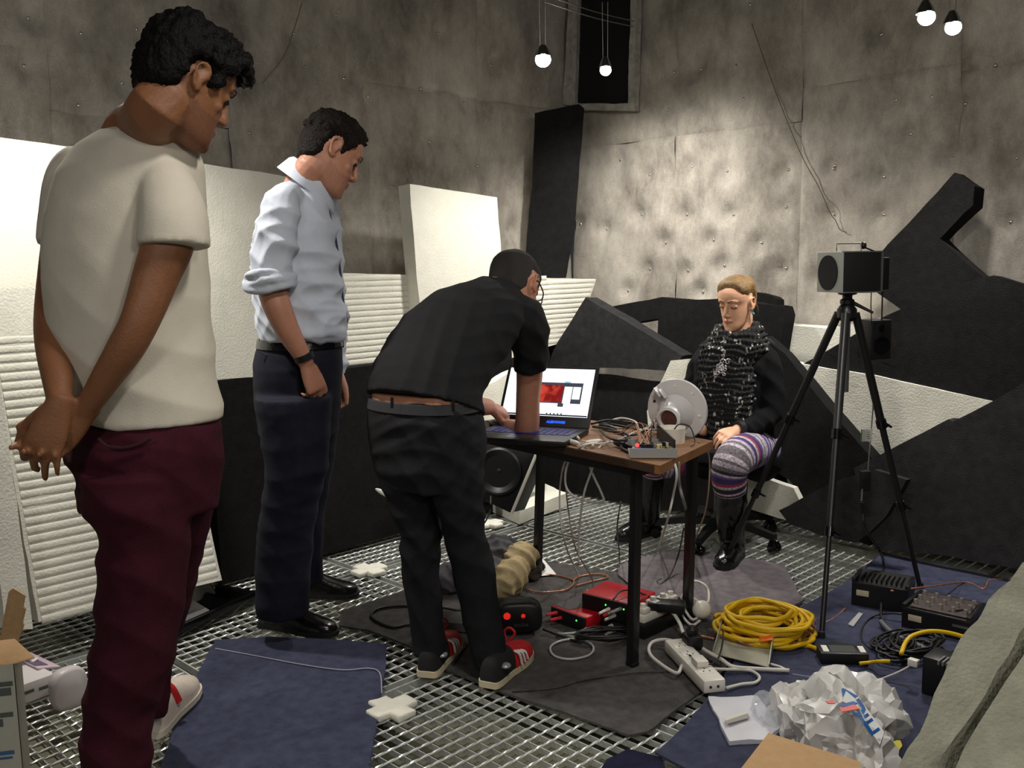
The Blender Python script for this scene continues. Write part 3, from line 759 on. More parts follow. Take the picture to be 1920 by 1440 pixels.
NAVY = mat('navy_wool', (30, 31, 44), rough=.8, var=.25, vscale=30, bump=.15, bscale=300, spec=.2)
TEE_K = mat('black_tshirt', (27, 27, 29), rough=.85, var=.2, vscale=20, bump=.12, bscale=280, spec=.2)
JEAN_K = mat('black_denim', (29, 29, 32), rough=.8, var=.4, vscale=16, bump=.2, bscale=300, spec=.2)
LEATH = mat('black_leather', (15, 14, 14), rough=.22, spec=.6, bump=.1, bscale=80)
RUBK = mat('black_rubber', (16, 16, 17), rough=.6); CREAM = mat('cream_rubber', (205, 192, 160), rough=.7)
WHSH = mat('off_white_leather', (214, 200, 186), rough=.6, var=.12, vscale=30); REDS = mat('red_fabric', (196, 24, 30), rough=.7, var=.15, vscale=40)
WHITE = mat('white_stripe', (225, 220, 212), rough=.6)

# ---------------------------------------------------------------- 1: tall man, white T-shirt, hands clasped behind
def man_white():
    f = (.6, .8, 0); Y = 2.15
    t = thing('person', G(270, 1500) * 1.0, 'tall person in white T-shirt and burgundy trousers, hands clasped behind', 'person')
    H = hframe(349, 161, 2.04, (.80, -.54, .30), (.42, .80, .36), .93)
    b = MB(); head(b, H, nose=.9)
    # neck and shoulders, torso core, both arms, both hands: one surface
    hc = H @ Vector((0, -.024, -.05)); nb = DP(262, 262, 2.16)
    b.tube([hc, H @ Vector((0, -.032, -.085)), hc.lerp(nb, .7), nb, DP(258, 330, 2.16)], [.058, .060, .064, .082, .10], 18, 4)
    b.loft([sring(*q, Y + .01, f, .7) for q in ((205, 310, 262), (165, 330, 310), (140, 345, 380), (130, 350, 560), (170, 370, 780), (190, 385, 900))])
    limb(b, [(306, 372, 2.05, 34), (318, 440, 1.99, 47), (292, 520, 1.97, 42), (263, 600, 1.95, 36), (234, 655, 1.95, 34), (197, 712, 1.96, 28), (160, 770, 1.975, 21)])
    limb(b, [(140, 340, 2.26, 42), (116, 480, 2.24, 38), (98, 590, 2.15, 32), (99, 650, 2.07, 31), (108, 710, 2.0, 28), (112, 752, 1.955, 23)])
    hand(b, DP(112, 757, 1.95), DP(78, 845, 1.935) - DP(112, 757, 1.95), Vector((.1, -1, .25)), Vector((-1, 0, .4)),
         [(20, 35, 30), (22, 30, 20), (14, 16, 12), (4, 10, 18)], 1.06, thumb=(.75, .6, -.35), spread=7, wr=.027)
    hand(b, DP(160, 772, 1.975), DP(64, 860, 1.965) - DP(160, 772, 1.975), Vector((-.1, 1, -.1)), Vector((-.3, 0, .9)),
         [(10, 30, 26), (20, 56, 40), (24, 62, 44), (28, 62, 44)], 1.04, thumb=(.8, .5, .1), tcurl=12, spread=6)
    rpart('body', b, [SK_D, LIP_D, ST_D], t, .0046, 5, matfn=face_mats(H, stubble=True))
    brows(H, HAIR_K, t, .004); eyes(H, t, EYE, LASH)
    # curls: many small lumps over the scalp
    hb = hair_shell(H, .020, 'short', .004, 40); r = np.random.default_rng(3); hb.M = H
    cnt = 0
    while cnt < 330:
        z = r.uniform(-.055, .119); ring = head_ring(z, 60); v = ring[r.integers(60)]
        if v.z < hairline(v.y, 'short') + .006: continue
        n = Vector((v.x / .075, v.y / .097, max(0, v.z) / .10)).normalized()
        topk = max(0, (v.z - .02) / .1); out = .012 + .016 * topk * r.uniform(.5, 1)
        if v.y > .05 and v.z > .06: out += .012
        hb.ell(v + n * out, r.uniform(.009, .016), seg=7, rg=5); cnt += 1
    for q in ((.03, .112, .083), (.012, .118, .092), (-.01, .116, .094), (.045, .102, .085), (.052, .09, .088), (.02, .105, .105), (-.03, .108, .095)):
        hb.ell(q, r.uniform(.013, .018), seg=8, rg=6)
    hb.M = None
    rpart('hair', hb, HAIR_K, t, .0048, 2, disp=folds(.0028, [((1, .3, .2), 260, 1), ((.2, 1, .5), 310, 1)], 4))
    # T-shirt
    s = MB()
    s.loft([sring(*q) for q in ((232, 300, 234, 2.16, f, .85), (192, 326, 242, 2.15, f, .62), (150, 356, 268, Y, f, .60), (116, 370, 320, Y, f, .68), (98, 374, 400, Y, f, .76), (93, 375, 460, Y, f, .8), (96, 379, 540, Y, f, .82), (106, 384, 620, Y, f, .82), (126, 391, 690, Y, f, .82), (150, 402, 750, Y, f, .82), (160, 407, 786, Y, f, .82))])
    limb(s, [(292, 322, 2.08, 42), (312, 352, 2.03, 52), (325, 405, 1.99, 62), (326, 463, 1.98, 67)], ends=False)
    s.ell(DP(304, 336, 2.06), .062)
    limb(s, [(160, 300, 2.24, 40), (138, 340, 2.26, 50), (124, 430, 2.25, 50), (121, 462, 2.24, 50)], ends=False)
    fn = folds(.0055, [((.3, .2, 1), 26, .7), ((1, .4, .6), 30, .6), ((.8, -.3, -.7), 44, .45), ((1, .5, .1), 60, .25)], 11)
    def dsp(co, no):
        z = co[:, 2]; low = np.clip((1.45 - z) / .35, .15, 1.0)
        c2 = fn(co, no); return co + (c2 - co) * low[:, None]
    rpart('tshirt', s, TEE_W, t, .0065, 12, disp=dsp)
    nk = MB(); ring = [DP(252, 240, 2.14) + Vector((math.cos(a) * .085, math.sin(a) * .085, .012 * math.sin(a))) for a in np.linspace(0, 2 * math.pi, 24)]
    # trousers
    p = MB()
    p.loft([sring(*q, f, .8) for q in ((190, 390, 762, Y), (150, 404, 800, Y), (139, 407, 850, Y), (158, 404, 905, Y), (160, 398, 950, Y))])
    p.loft([sring(*q, f, .95) for q in ((158, 350, 880, 2.07), (160, 352, 930, 2.06), (186, 352, 985, 2.06), (195, 350, 1020, 2.06), (188, 346, 1080, 2.06), (187, 336, 1160, 2.06), (172, 318, 1250, 2.05), (162, 288, 1331, 2.05), (156, 278, 1390, 2.04), (160, 280, 1450, 2.04), (168, 286, 1510, 2.04), (166, 290, 1548, 2.04))])
    p.loft([sring(*q, f, .95) for q in ((235, 404, 880, 2.24), (240, 399, 940, 2.26), (245, 390, 980, 2.28), (248, 371, 1061, 2.33), (248, 349, 1155, 2.40), (246, 322, 1211, 2.44), (245, 317, 1260, 2.47), (250, 318, 1305, 2.49), (256, 312, 1340, 2.5))])
    fn2 = folds(.006, [((.2, .2, 1), 30, .9), ((.8, .2, .8), 38, .7), ((.7, .3, -.8), 52, .5)], 21)
    rpart('trousers', p, CHINO, t, .0075, 5, disp=fn2)
    pk = MB().tube([DP(x, y, Y - .18) for x, y in ((184, 822), (200, 836), (228, 840), (258, 834), (284, 822))], .0035, 6, 4)
    part('back_pocket', pk, mat('dark_burgundy', (52, 14, 24), rough=.9), t)
    h1 = G(279, 1398); t1 = G(356, 1300)
    s1, so1, (hl, F, S, L) = shoe(t, 'shoe', h1 + Z * .018, t1 + Z * .018, .112, .095, WHSH, mat('pale_sole', (206, 196, 180), rough=.7))
    rb = MB().tube([hl + F * (.36 * L) + S * .046 + Z * .055, hl + F * (.34 * L) + S * .03 + Z * .098, hl + F * (.33 * L) + Z * .112, hl + F * (.36 * L) - S * .046 + Z * .06], .011, 8, 4)
    part('red_stripe', rb, REDS, s1, 'red')
    h2 = Vector((DP(222, 1560, 2.02).x - .03, 1.93, .003)); shoe(t, 'shoe', h2, h2 + Vector((.10, .27, 0)), .112, .095, WHSH, mat('pale_sole', (206, 196, 180)))
man_white()

# ---------------------------------------------------------------- 2: man in pale blue shirt
def man_shirt():
    f = (.97, .22, 0); Y = 3.28
    t = thing('person', G(560, 1160), 'person in pale blue shirt with rolled sleeves and navy trousers, arms hanging', 'person')
    H = hframe(618, 291, 3.26, (.82, -.55, .12), (.45, .78, .36), 1.0)
    b = MB(); head(b, H, nose=1.3)
    hc = H @ Vector((0, -.024, -.05)); nb = DP(568, 345, 3.28)
    b.tube([hc, H @ Vector((0, -.030, -.085)), hc.lerp(nb, .65), nb, DP(556, 400, 3.28)], [.054, .055, .055, .060, .08], 18, 4)
    b.loft([sring(*q, Y, f, .62) for q in ((540, 600, 350), (510, 606, 400), (500, 612, 520), (505, 625, 640))])
    limb(b, [(524, 400, 3.09, 24), (508, 500, 3.06, 26), (510, 540, 3.05, 27), (520, 575, 3.04, 26.5), (541, 622, 3.05, 22.5), (560, 655, 3.06, 18), (573, 678, 3.07, 15.5)])
    hand(b, DP(574, 682, 3.07), DP(591, 722, 3.08) - DP(574, 682, 3.07), Vector((.75, -.75, .1)), Vector((.7, .6, .1)),
         [(28, 40, 30), (34, 45, 30), (38, 48, 30), (40, 50, 32)], 1.0, thumb=(.9, .35, -.3), tcurl=8)
    limb(b, [(600, 420, 3.46, 20), (622, 560, 3.48, 18), (629, 690, 3.48, 14)])
    hand(b, DP(630, 695, 3.48), Vector((.1, 0, -1)), Vector((.4, .8, 0)), Vector((1, -.3, 0)), (25, 35, 25), 1.0, thumb=(.8, .4, -.2))
    rpart('body', b, [SK_M, LIP_M, ST_M], t, .0046, 5, matfn=face_mats(H, stubble=True))
    brows(H, HAIR_B, t); eyes(H, t, EYE, LASH)
    hb = hair_shell(H, .013, 'short', .006, 55, top=.8); hb.M = H; r = np.random.default_rng(5); c = 0
    while c < 150:
        z = r.uniform(.03, .119); v = head_ring(z, 60)[r.integers(60)]
        if v.z < hairline(v.y, 'short') + .012: continue
        n = Vector((v.x / .075, v.y / .097, max(0, v.z) / .11)).normalized(); hb.ell(v + n * r.uniform(.010, .020), r.uniform(.007, .011), seg=7, rg=5); c += 1
    hb.M = None
    rpart('hair', hb, HAIR_B, t, .0048, 2, disp=folds(.002, [((1, .3, .2), 300, 1), ((.2, 1, .5), 360, 1)], 9))
    s = MB()
    s.loft([sring(*q, f, .70) for q in ((546, 596, 333, Y), (526, 606, 354, Y), (497, 618, 388, Y), (478, 630, 440, Y), (476, 637, 500, Y), (480, 643, 560, Y), (484, 651, 600, Y), (487, 652, 618, Y), (489, 642, 634, Y))])
    limb(s, [(540, 368, 3.14, 26), (526, 390, 3.08, 35), (518, 450, 3.05, 38), (508, 505, 3.04, 37), (508, 530, 3.04, 35)], ends=False); s.ell(DP(538, 372, 3.14), .055)
    limb(s, [(590, 370, 3.42, 26), (604, 400, 3.46, 32), (622, 540, 3.48, 24), (629, 640, 3.48, 20), (631, 704, 3.48, 19)], ends=False)
    fn = folds(.0095, [((.2, .1, 1), 34, .9), ((.8, .2, .8), 46, .8), ((.9, -.2, -.8), 58, .6)], 14)
    rpart('shirt', s, SHIRT, t, .0062, 4, disp=fn)
    cf = MB(); c0 = DP(507, 531, 3.04); ax = (DP(509, 540, 3.04) - DP(507, 510, 3.04)).normalized(); x, y = frame_from(ax)
    for dz, rr in ((-.028, .070), (-.006, .074), (.014, .070)):
        cf.tube([c0 + ax * dz + (x * math.cos(a) + y * math.sin(a)) * (rr + .004 * math.sin(3 * a + dz * 90)) + ax * (.008 * math.sin(2 * a + dz * 60)) for a in np.linspace(0, 2 * math.pi, 30)], .013, 8)
    rpart('rolled_cuff', cf, SHIRT, t, .006, 3, disp=folds(.004, [((.3, .4, 1), 90, 1), ((1, 0, .5), 70, .8)], 3))
    # collar: a standing band that folds over, points at the throat
    col = MB(); nc = DP(577, 333, 3.28); va = (nc - CAMP).normalized(); vs_ = va.cross(Z).normalized(); vu = vs_.cross(va)
    up = (vs_ * .60 + vu * .80).normalized(); fw = (vs_ * .80 - vu * .60).normalized(); rt = -va
    rows = []
    for (rr, hh) in ((.070, .000), (.075, .030), (.086, .018), (.100, -.032)):
        rows.append([nc + up * hh + (fw * math.cos(a) * (1.22 if math.cos(a) > 0 else 1.0) + rt * math.sin(a) * 1.16) * rr + (fw * .012 - up * .014) * max(0, math.cos(a)) ** 4 for a in np.linspace(.12, 2 * math.pi - .12, 36)])
    n = 36; vs = [p for r_ in rows for p in r_]; col.add(vs, [(i * n + k, i * n + k + 1, (i + 1) * n + k + 1, (i + 1) * n + k) for i in range(3) for k in range(n - 1)])
    part('collar', col, SHIRT, t, smooth=70)
    pl = MB().tube([DP(x, y, Y - .03) for x, y in ((616, 395), (628, 440), (637, 500), (643, 560), (651, 605))], .004, 6, 4)
    part('placket', pl, mat('navy_edge', (40, 44, 70)), t)
    wb = MB(); c = DP(570, 669, 3.065); ax = (DP(575, 684, 3.07) - DP(562, 655, 3.06)).normalized(); x, y = frame_from(ax)
    wb.loft([[c + ax * h + (x * math.cos(a) + y * math.sin(a)) * rr for a in np.linspace(0, 2 * math.pi, 20, endpoint=False)] for h, rr in ((-.010, .030), (-.010, .0335), (.010, .0325), (.010, .029))])
    part('wristband', wb, mat('black_silicone', (14, 15, 20), rough=.5), t)
    p = MB()
    p.loft([sring(*q, f, .78) for q in ((488, 640, 630, Y), (480, 641, 660, Y), (476, 641, 705, Y), (480, 638, 760, Y), (488, 632, 810, Y))])
    p.loft([sring(*q, f, .95) for q in ((478, 622, 740, 3.17), (488, 618, 800, 3.16), (499, 614, 880, 3.16), (492, 598, 940, 3.18), (483, 588, 1000, 3.2), (480, 582, 1070, 3.22), (480, 580, 1120, 3.23), (482, 578, 1150, 3.24))])
    p.loft([sring(*q, f, .95) for q in ((525, 640, 740, 3.37), (535, 634, 800, 3.4), (548, 624, 880, 3.43), (542, 608, 960, 3.46), (540, 604, 1040, 3.5), (545, 606, 1090, 3.52))])
    rpart('trousers', p, NAVY, t, .0072, 5, disp=folds(.0038, [((.2, .1, 1), 28, .8), ((.8, .2, .7), 36, .7), ((1, 0, -.4), 50, .4)], 33))
    bl = MB(); r0 = sring(484, 643, 634, Y, f, .78, 40); r1 = sring(482, 644, 648, Y, f, .78, 40); bl.loft([r0, r1]); part('belt', bl, LEATH, t)
    bk = MB().obox(DP(641, 641, Y), Vector((.22, -.97, 0)), Vector((.97, .22, 0)), Z, (.05, .012, .036), .003); part('buckle', bk, M_chrome, t)
    pk = MB().tube([DP(x, y, Y - .16) for x, y in ((486, 660), (500, 666), (514, 665))], .0025, 6, 3); part('pocket_seam', pk, mat('navy_edge', (40, 44, 70)), t)
    h1 = G(492, 1172); t1 = G(630, 1193); shoe(t, 'shoe', h1 + Z * .002, t1 + Z * .002, .10, .085, LEATH, RUBK, .016)
    h2 = G(560, 1118); t2 = G(672, 1118); shoe(t, 'shoe', h2 + Z * .002, t2 + Z * .002, .10, .085, LEATH, RUBK, .016)
man_shirt()

# ---------------------------------------------------------------- 3: man in black bending over the table
def man_bending():
    f = Vector((.6, .8, 0)); rt = Vector((.8, -.6, 0))
    t = thing('person', G(860, 1285), 'person in black T-shirt, black jeans and red trainers bending over the table to type', 'person')
    H = hframe(964, 543, 3.34, (.38, -.62, .68), (.10, .78, .55), 1.05)
    b = MB(); head(b, H)
    sp = [DP(790, 790, 2.95), DP(797, 720, 3.0), DP(835, 650, 3.10), DP(890, 590, 3.22), DP(928, 560, 3.28)]
    nb = DP(938, 556, 3.29); hc = H @ Vector((0, -.024, -.05))
    b.tube([hc, H @ Vector((0, -.032, -.085)), hc.lerp(nb, .6), nb, sp[3]], [.048, .050, .056, .075, .09], 18, 4)
    def tors(pts, sizes, n=5):
        P = catmull(pts, n); A = catmull([Vector((a, c, 0)) for a, c in sizes], n); out = []
        for i, c in enumerate(P):
            d = (P[min(i + 1, len(P) - 1)] - P[max(0, i - 1)]).normalized(); ff = (f - d * f.dot(d))
            ff = ff - rt * ff.dot(rt); ff.normalize(); out.append(oring(c, rt, ff, A[i].x, A[i].y))
        return out
    b.loft(tors(sp, [(.16, .10), (.15, .10), (.165, .11), (.16, .085), (.07, .055)]))
    limb(b, [(985, 600, 3.20, 26), (993, 680, 3.27, 26), (990, 750, 3.33, 23), (987, 802, 3.38, 23.5), (972, 806, 3.43, 20), (956, 800, 3.50, 15)])
    hand(b, DP(957, 799, 3.50), DP(938, 788, 3.58) - DP(957, 799, 3.50), Vector((.2, -.5, .8)), Vector((-.5, .5, .4)), (40, 55, 40), .95, thumb=(.7, .6, -.3))
    limb(b, [(850, 600, 3.36, 26), (848, 700, 3.36, 26), (868, 758, 3.40, 22), (895, 762, 3.45, 19), (915, 763, 3.50, 16)])
    hand(b, DP(917, 763, 3.50), DP(952, 776, 3.56) - DP(917, 763, 3.50), Vector((.3, -.4, .9)), Vector((.1, -1, 0)), [(20, 30, 25), (25, 35, 25), (25, 35, 25), (20, 30, 30)], .98, thumb=(.75, .5, -.3), tcurl=12)
    # the strip of bare back above the belt
    b.loft([sring(*q, f, .62) for q in ((700, 888, 735, 2.95), (697, 890, 762, 2.95), (705, 880, 800, 2.95))])
    rpart('body', b, [SK_M, LIP_M, ST_M], t, .0046, 5, matfn=face_mats(H, stubble=True))
    hb = hair_shell(H, .0055, 'short', .0012, 120); rpart('hair', hb, HAIR_S, t, .0042, 1)
    brows(H, HAIR_S, t); eyes(H, t, EYE, LASH)
    g = MB(); g.M = H
    for sx in (-1, 1):
        g.tube([(sx * .012, .104, .022), (sx * .034, .106, .024), (sx * .056, .098, .022), (sx * .060, .094, .006), (sx * .050, .098, -.012), (sx * .028, .105, -.014), (sx * .013, .107, .0), (sx * .012, .104, .022)], .0022, 6, 3)
        g.tube([(sx * .058, .096, .018), (sx * .078, .06, .018), (sx * .084, .0, .017), (sx * .084, -.014, .005)], .0024, 6, 4)
    g.tube([(-.012, .105, .016), (0, .110, .018), (.012, .105, .016)], .0022, 6, 3); g.M = None
    gl = thing('eyeglasses', H @ Vector((0, .1, .02)), 'black-framed eyeglasses on the bending person\'s face', 'glasses')
    part('frame', g, RUBK, gl)
    for sx in (-1, 1):
        ln = MB(); ln.M = H; ln.ell((sx * .035, .1035, .004), (.021, .001, .016), Matrix.Rotation(R_(sx * -12), 3, 'Z'), 12, 6)
        ln.M = None; part('lens', ln, mat('clear_lens', (245, 250, 250), rough=.02, trans=1.0), gl)
    # T-shirt
    s = MB(); ss = [DP(797, 757, 2.95), DP(801, 715, 2.99), DP(838, 648, 3.10), DP(888, 592, 3.21), DP(922, 562, 3.27), DP(944, 549, 3.30)]
    s.loft(tors(ss, [(.204, .150), (.196, .142), (.200, .138), (.196, .114), (.125, .085), (.082, .070)]))
    limb(s, [(945, 600, 3.22, 44), (980, 598, 3.19, 44), (994, 640, 3.22, 37), (995, 688, 3.27, 32)], ends=False); s.ell(DP(945, 602, 3.22), .085)
    limb(s, [(870, 590, 3.32, 40), (850, 610, 3.36, 40), (846, 680, 3.36, 36), (847, 705, 3.36, 34)], ends=False)
    fn = folds(.006, [((.7, .2, .7), 30, .8), ((.9, .2, -.5), 42, .7), ((.2, .4, 1), 50, .5)], 17)
    rpart('tshirt', s, TEE_K, t, .0068, 6, disp=fn)
    p = MB()
    p.loft([sring(*q, f, .7) for q in ((696, 894, 748, 2.95), (690, 903, 785, 2.95), (694, 906, 830, 2.95), (704, 904, 880, 2.94), (716, 900, 910, 2.94))])
    p.loft([sring(*q, f, .95) for q in ((698, 812, 840, 2.96), (714, 815, 900, 2.95), (730, 820, 950, 2.95), (752, 829, 1000, 2.94), (752, 822, 1050, 2.95), (760, 826, 1110, 2.96), (768, 831, 1160, 2.96), (776, 834, 1205, 2.96), (778, 836, 1226, 2.96))])
    p.loft([sring(*q, f, .95) for q in ((790, 905, 840, 2.88), (806, 906, 900, 2.87), (822, 906, 960, 2.87), (834, 908, 1005, 2.88), (844, 925, 1052, 2.89), (856, 930, 1100, 2.9), (866, 936, 1150, 2.9), (878, 946, 1200, 2.9), (888, 951, 1240, 2.9), (892, 952, 1252, 2.9))])
    rpart('jeans', p, JEAN_K, t, .0068, 4, disp=folds(.006, [((.2, .2, 1), 46, .8), ((.7, .2, .9), 38, .7), ((.6, .4, -.8), 60, .5)], 25))
    bl = MB(); bl.loft([sring(693, 897, 747, 2.95, f, .7, 40), sring(690, 901, 764, 2.95, f, .7, 40)]); part('waistband', bl, mat('faded_black_denim', (44, 44, 48), rough=.85), t)
    for (x0, y0) in ((735, 745), (850, 749)):
        part('belt_loop', MB().tube([DP(x0, y0, 2.76 + (.03 if x0 > 800 else 0)), DP(x0, y0 + 20, 2.76 + (.03 if x0 > 800 else 0))], .005, 6), JEAN_K, t)
    for hx, hy, tx, ty in ((800, 1279, 848, 1214), (915, 1299, 985, 1232)):
        h1 = G(hx, hy); t1 = G(tx, ty); d = (t1 - h1).normalized(); t1 = h1 + d * .285
        s1, so, (hl, F, S, L) = shoe(t, 'shoe', h1 + Z * .014, t1 + Z * .014, .10, .088, mat('black_suede', (22, 20, 22), rough=.9), CREAM, .02)
        # red forefoot, three pale stripes, heel badge, red laces
        prof = [(.44, .86, .90), (.50, .90, .84), (.62, 1.0, .70), (.74, 1.02, .60), (.86, .94, .52), (.94, .74, .44), (.99, .42, .31), (1.005, .16, .2)]
        fo = MB(); rings = []
        for tt, a, bb in prof:
            c = hl + F * (tt * L) + Z * .017; rings.append([c + S * (.0515 * a * math.copysign(abs(math.cos(k)) ** .75, math.cos(k))) + Z * (.088 * bb * math.sin(k) ** .8) for k in np.linspace(0, math.pi, 15)])
        fo.loft(rings); part('toe_panel', fo, REDS, s1, 'red', smooth=60)
        for sd in (1, -1):
            for q in (.46, .54, .62):
                z1 = .078 - (q - .46) * .10
                st = MB().tube([hl + F * (q * L + .012) + S * sd * .0535 + Z * .03, hl + F * (q * L) + S * sd * .0505 + Z * (.03 + z1) * .62, hl + F * (q * L - .01) + S * sd * .036 + Z * z1 * 1.04], .0045, 6, 4); part('stripe', st, WHITE, s1, 'pale')
            part('heel_badge', MB().ell(hl + F * .05 + S * sd * .038 + Z * .06, (.018, .018, .009)), mat('silver_badge', (170, 170, 172), rough=.35, metal=.5), s1, 'silver')
        lc = MB()
        c = hl + F * (.50 * L) + Z * .10
        lc.tube([c + S * .01, c + S * .03 + Z * .03, c + S * .012 + Z * .045, c - S * .006 + Z * .03, c], .004, 6, 5).tube([c, c - S * .03 + Z * .018, c - S * .035 - Z * .004], .004, 6, 4)
        part('laces', lc, REDS, s1, 'red')
man_bending()

# ---------------------------------------------------------------- 4: seated woman
def woman():
    f = Vector((-.5, -.87, 0)).normalized()
    t = thing('person', DP(1390, 865, 4.2), 'seated person with fair tied-back hair, black knitted scarf, patterned leggings and black boots', 'person')
    H = hframe(1381, 570, 4.22, (-.48, -.27, -.82), (-.10, .95, -.28), .91)
    b = MB(); head(b, H, nose=.5, jaw=.95, female=True)
    hc = H @ Vector((0, -.024, -.05)); nb = DP(1385, 640, 4.27)
    b.tube([hc, H @ Vector((0, -.035, -.085)), hc.lerp(nb, .6), nb, DP(1382, 680, 4.28)], [.050, .049, .050, .065, .08], 18, 4)
    b.loft([sring(*q, 4.28, f, .62) for q in ((1350, 1420, 650), (1325, 1435, 690), (1325, 1430, 780), (1325, 1440, 850))])
    limb(b, [(1432, 680, 4.22, 14), (1441, 765, 4.16, 14), (1410, 800, 4.08, 13), (1384, 805, 4.02, 11.5)])
    hand(b, DP(1381, 806, 4.01), DP(1350, 818, 3.95) - DP(1381, 806, 4.01), Vector((.05, -.45, .9)), Vector((.2, .8, .1)) * -1, [(18, 30, 25), (22, 32, 25), (24, 34, 25), (24, 34, 25)], .90, thumb=(.8, .5, -.3), wr=.022)
    limb(b, [(1326, 690, 4.38, 14), (1296, 770, 4.42, 14), (1320, 806, 4.25, 12)])
    rpart('body', b, [SK_F, LIP_F], t, .0040, 7, matfn=face_mats(H))
    M_blond = mat('dark_blond_hair', (140, 112, 74), rough=.5, var=.35, vscale=40, bump=.5, bscale=120, col2=(98, 74, 46), spec=.25)
    brows(H, mat('brow_blond', (96, 68, 46), rough=.7), t, .0028); eyes(H, t, EYE, LASH, closed=True)
    hb = hair_shell(H, .012, 'long', .0015, 60, (110, 70), top=.45); hb.M = H
    hb.tube([(0, -.105, .01), (0, -.125, -.005), (0, -.125, -.05), (-.01, -.10, -.10)], [.022, .024, .02, .01], 10, 4)
    hb.tube([(-.078, -.03, .01), (-.086, -.045, -.03), (-.08, -.05, -.075)], [.006, .005, .002], 6, 4); hb.M = None
    rpart('hair', hb, M_blond, t, .0042, 3)
    er = MB(); er.M = H; er.ell((-.084, -.002, -.045), .007, seg=10, rg=7); er.tube([(-.083, -.002, -.028), (-.084, -.002, -.04)], .001, 5); er.M = None
    part('earring', er, mat('turquoise_bead', (70, 160, 150), rough=.25), t, smooth=180)
    # cardigan
    M_card = mat('black_cardigan', (21, 21, 23), rough=.9, var=.25, vscale=40, bump=.35, bscale=260, spec=.15)
    s = MB()
    s.loft([sring(*q, f, .70) for q in ((1346, 1408, 628, 4.28), (1316, 1440, 645, 4.28), (1303, 1450, 680, 4.28), (1304, 1447, 740, 4.28), (1306, 1452, 800, 4.28), (1310, 1456, 850, 4.28), (1316, 1452, 874, 4.28))])
    limb(s, [(1418, 660, 4.24, 22), (1438, 680, 4.20, 25), (1448, 735, 4.16, 23), (1444, 775, 4.14, 23), (1415, 798, 4.08, 20), (1390, 804, 4.03, 16.5)], ends=False); s.ell(DP(1420, 662, 4.24), .055); s.ell(DP(1446, 772, 4.14), .05)
    limb(s, [(1330, 665, 4.36, 22), (1314, 690, 4.40, 24), (1292, 770, 4.42, 21), (1312, 806, 4.30, 18)], ends=False); s.ell(DP(1330, 668, 4.36), .05)
    rpart('cardigan', s, M_card, t, .0066, 5, disp=folds(.005, [((.3, .2, 1), 40, .8), ((.8, .2, .7), 50, .7), ((.9, -.3, -.6), 60, .5)], 41))
    # lap of black skirt over the thighs
    lp = MB(); limb(lp, [(1425, 862, 4.34, 44), (1412, 855, 4.16, 40)]); limb(lp, [(1360, 862, 4.44, 42), (1320, 862, 4.32, 38)])
    rpart('skirt', lp, M_card, t, .009, 5)
    # knitted scarf: fat loop round the neck and a hanging front with knit rows
    M_sc = bpy.data.materials.new('black_white_fleck_knit'); M_sc.use_nodes = True; nt = M_sc.node_tree; bs = nt.nodes['Principled BSDF']
    tc = nt.nodes.new('ShaderNodeTexCoord'); mp = nt.nodes.new('ShaderNodeMapping'); mp.inputs['Scale'].default_value = (120, 120, 60)
    vo = nt.nodes.new('ShaderNodeTexVoronoi'); vo.inputs['Scale'].default_value = 1.0; cr = nt.nodes.new('ShaderNodeValToRGB')
    cr.color_ramp.elements[0].position = .0; cr.color_ramp.elements[0].color = rgb(26, 25, 25); cr.color_ramp.elements[1].position = .80; cr.color_ramp.elements[1].color = rgb(20, 20, 21)
    e = cr.color_ramp.elements.new(.86); e.color = rgb(170, 166, 158)
    nt.links.new(tc.outputs['Object'], mp.inputs[0]); nt.links.new(mp.outputs[0], vo.inputs['Vector']); nt.links.new(vo.outputs['Color'], cr.inputs[0]); nt.links.new(cr.outputs[0], bs.inputs['Base Color'])
    bs.inputs['Roughness'].default_value = .95
    sc = MB(); c = DP(1383, 632, 4.24); rt = Vector((-.87, .5, 0))
    for (rr, hh, th) in ((.076, .022, .032), (.084, -.008, .038), (.092, -.038, .040)):
        sc.tube([c + Z * (hh - .022 * math.sin(a)) + (rt * math.cos(a) * 1.06 + f * math.sin(a) * .95) * rr for a in np.linspace(0, 2 * math.pi, 34)], th, 12)
    cf = DP(1357, 660, 4.10)
    rows = []
    for i, (px0, px1, py, Yf) in enumerate(((1312, 1412, 648, 4.15), (1308, 1412, 690, 4.12), (1312, 1408, 740, 4.10), (1324, 1402, 790, 4.09), (1334, 1392, 828, 4.07))):
        q0, q1 = DP(px0, py, Yf + .05), DP(px1, py, Yf); m = (q0 + q1) / 2 + f * .03; rows.append([q0, m - (m - q0) * .5 + f * .02, m, m + (q1 - m) * .5 + f * .02, q1] + [p - f * .08 for p in (q1, m, q0)])
    sc.loft(rows)
    def knit(co, no):
        z = co[:, 2]; h = co @ np.array(rt); z = z + .007 * np.sin(h * 23) + .004 * np.sin(h * 61 + z * 40); d = .0040 * np.sin(z * 2 * math.pi / .024) + .0030 * np.sin(h * 2 * math.pi / .016 + np.floor(z / .024) * 2.1)
        return co + no * d[:, None]
    rpart('scarf', sc, M_sc, t, .0052, 5, disp=knit)
    br = MB(); r = np.random.default_rng(8); o = DP(1356, 686, 4.03); ax = rt * -1
    for k in range(13):
        cx, cz = r.uniform(-.022, .024), r.uniform(-.046, .046); cx -= cz * .25 * -1; q = r.uniform(.007, .014); a0 = r.uniform(0, 6)
        br.tube([o + ax * (cx + q * (1 - .07 * j) * math.cos(a0 + j * .6)) + Z * (cz + q * (1 - .07 * j) * math.sin(a0 + j * .6)) - f * (-.012 - .01 * (cx > 0)) for j in range(13)], .0018, 5)
    part('brooch', br, mat('silver_filigree', (220, 214, 216), rough=.3, metal=.6), t, 'curling silver filigree')
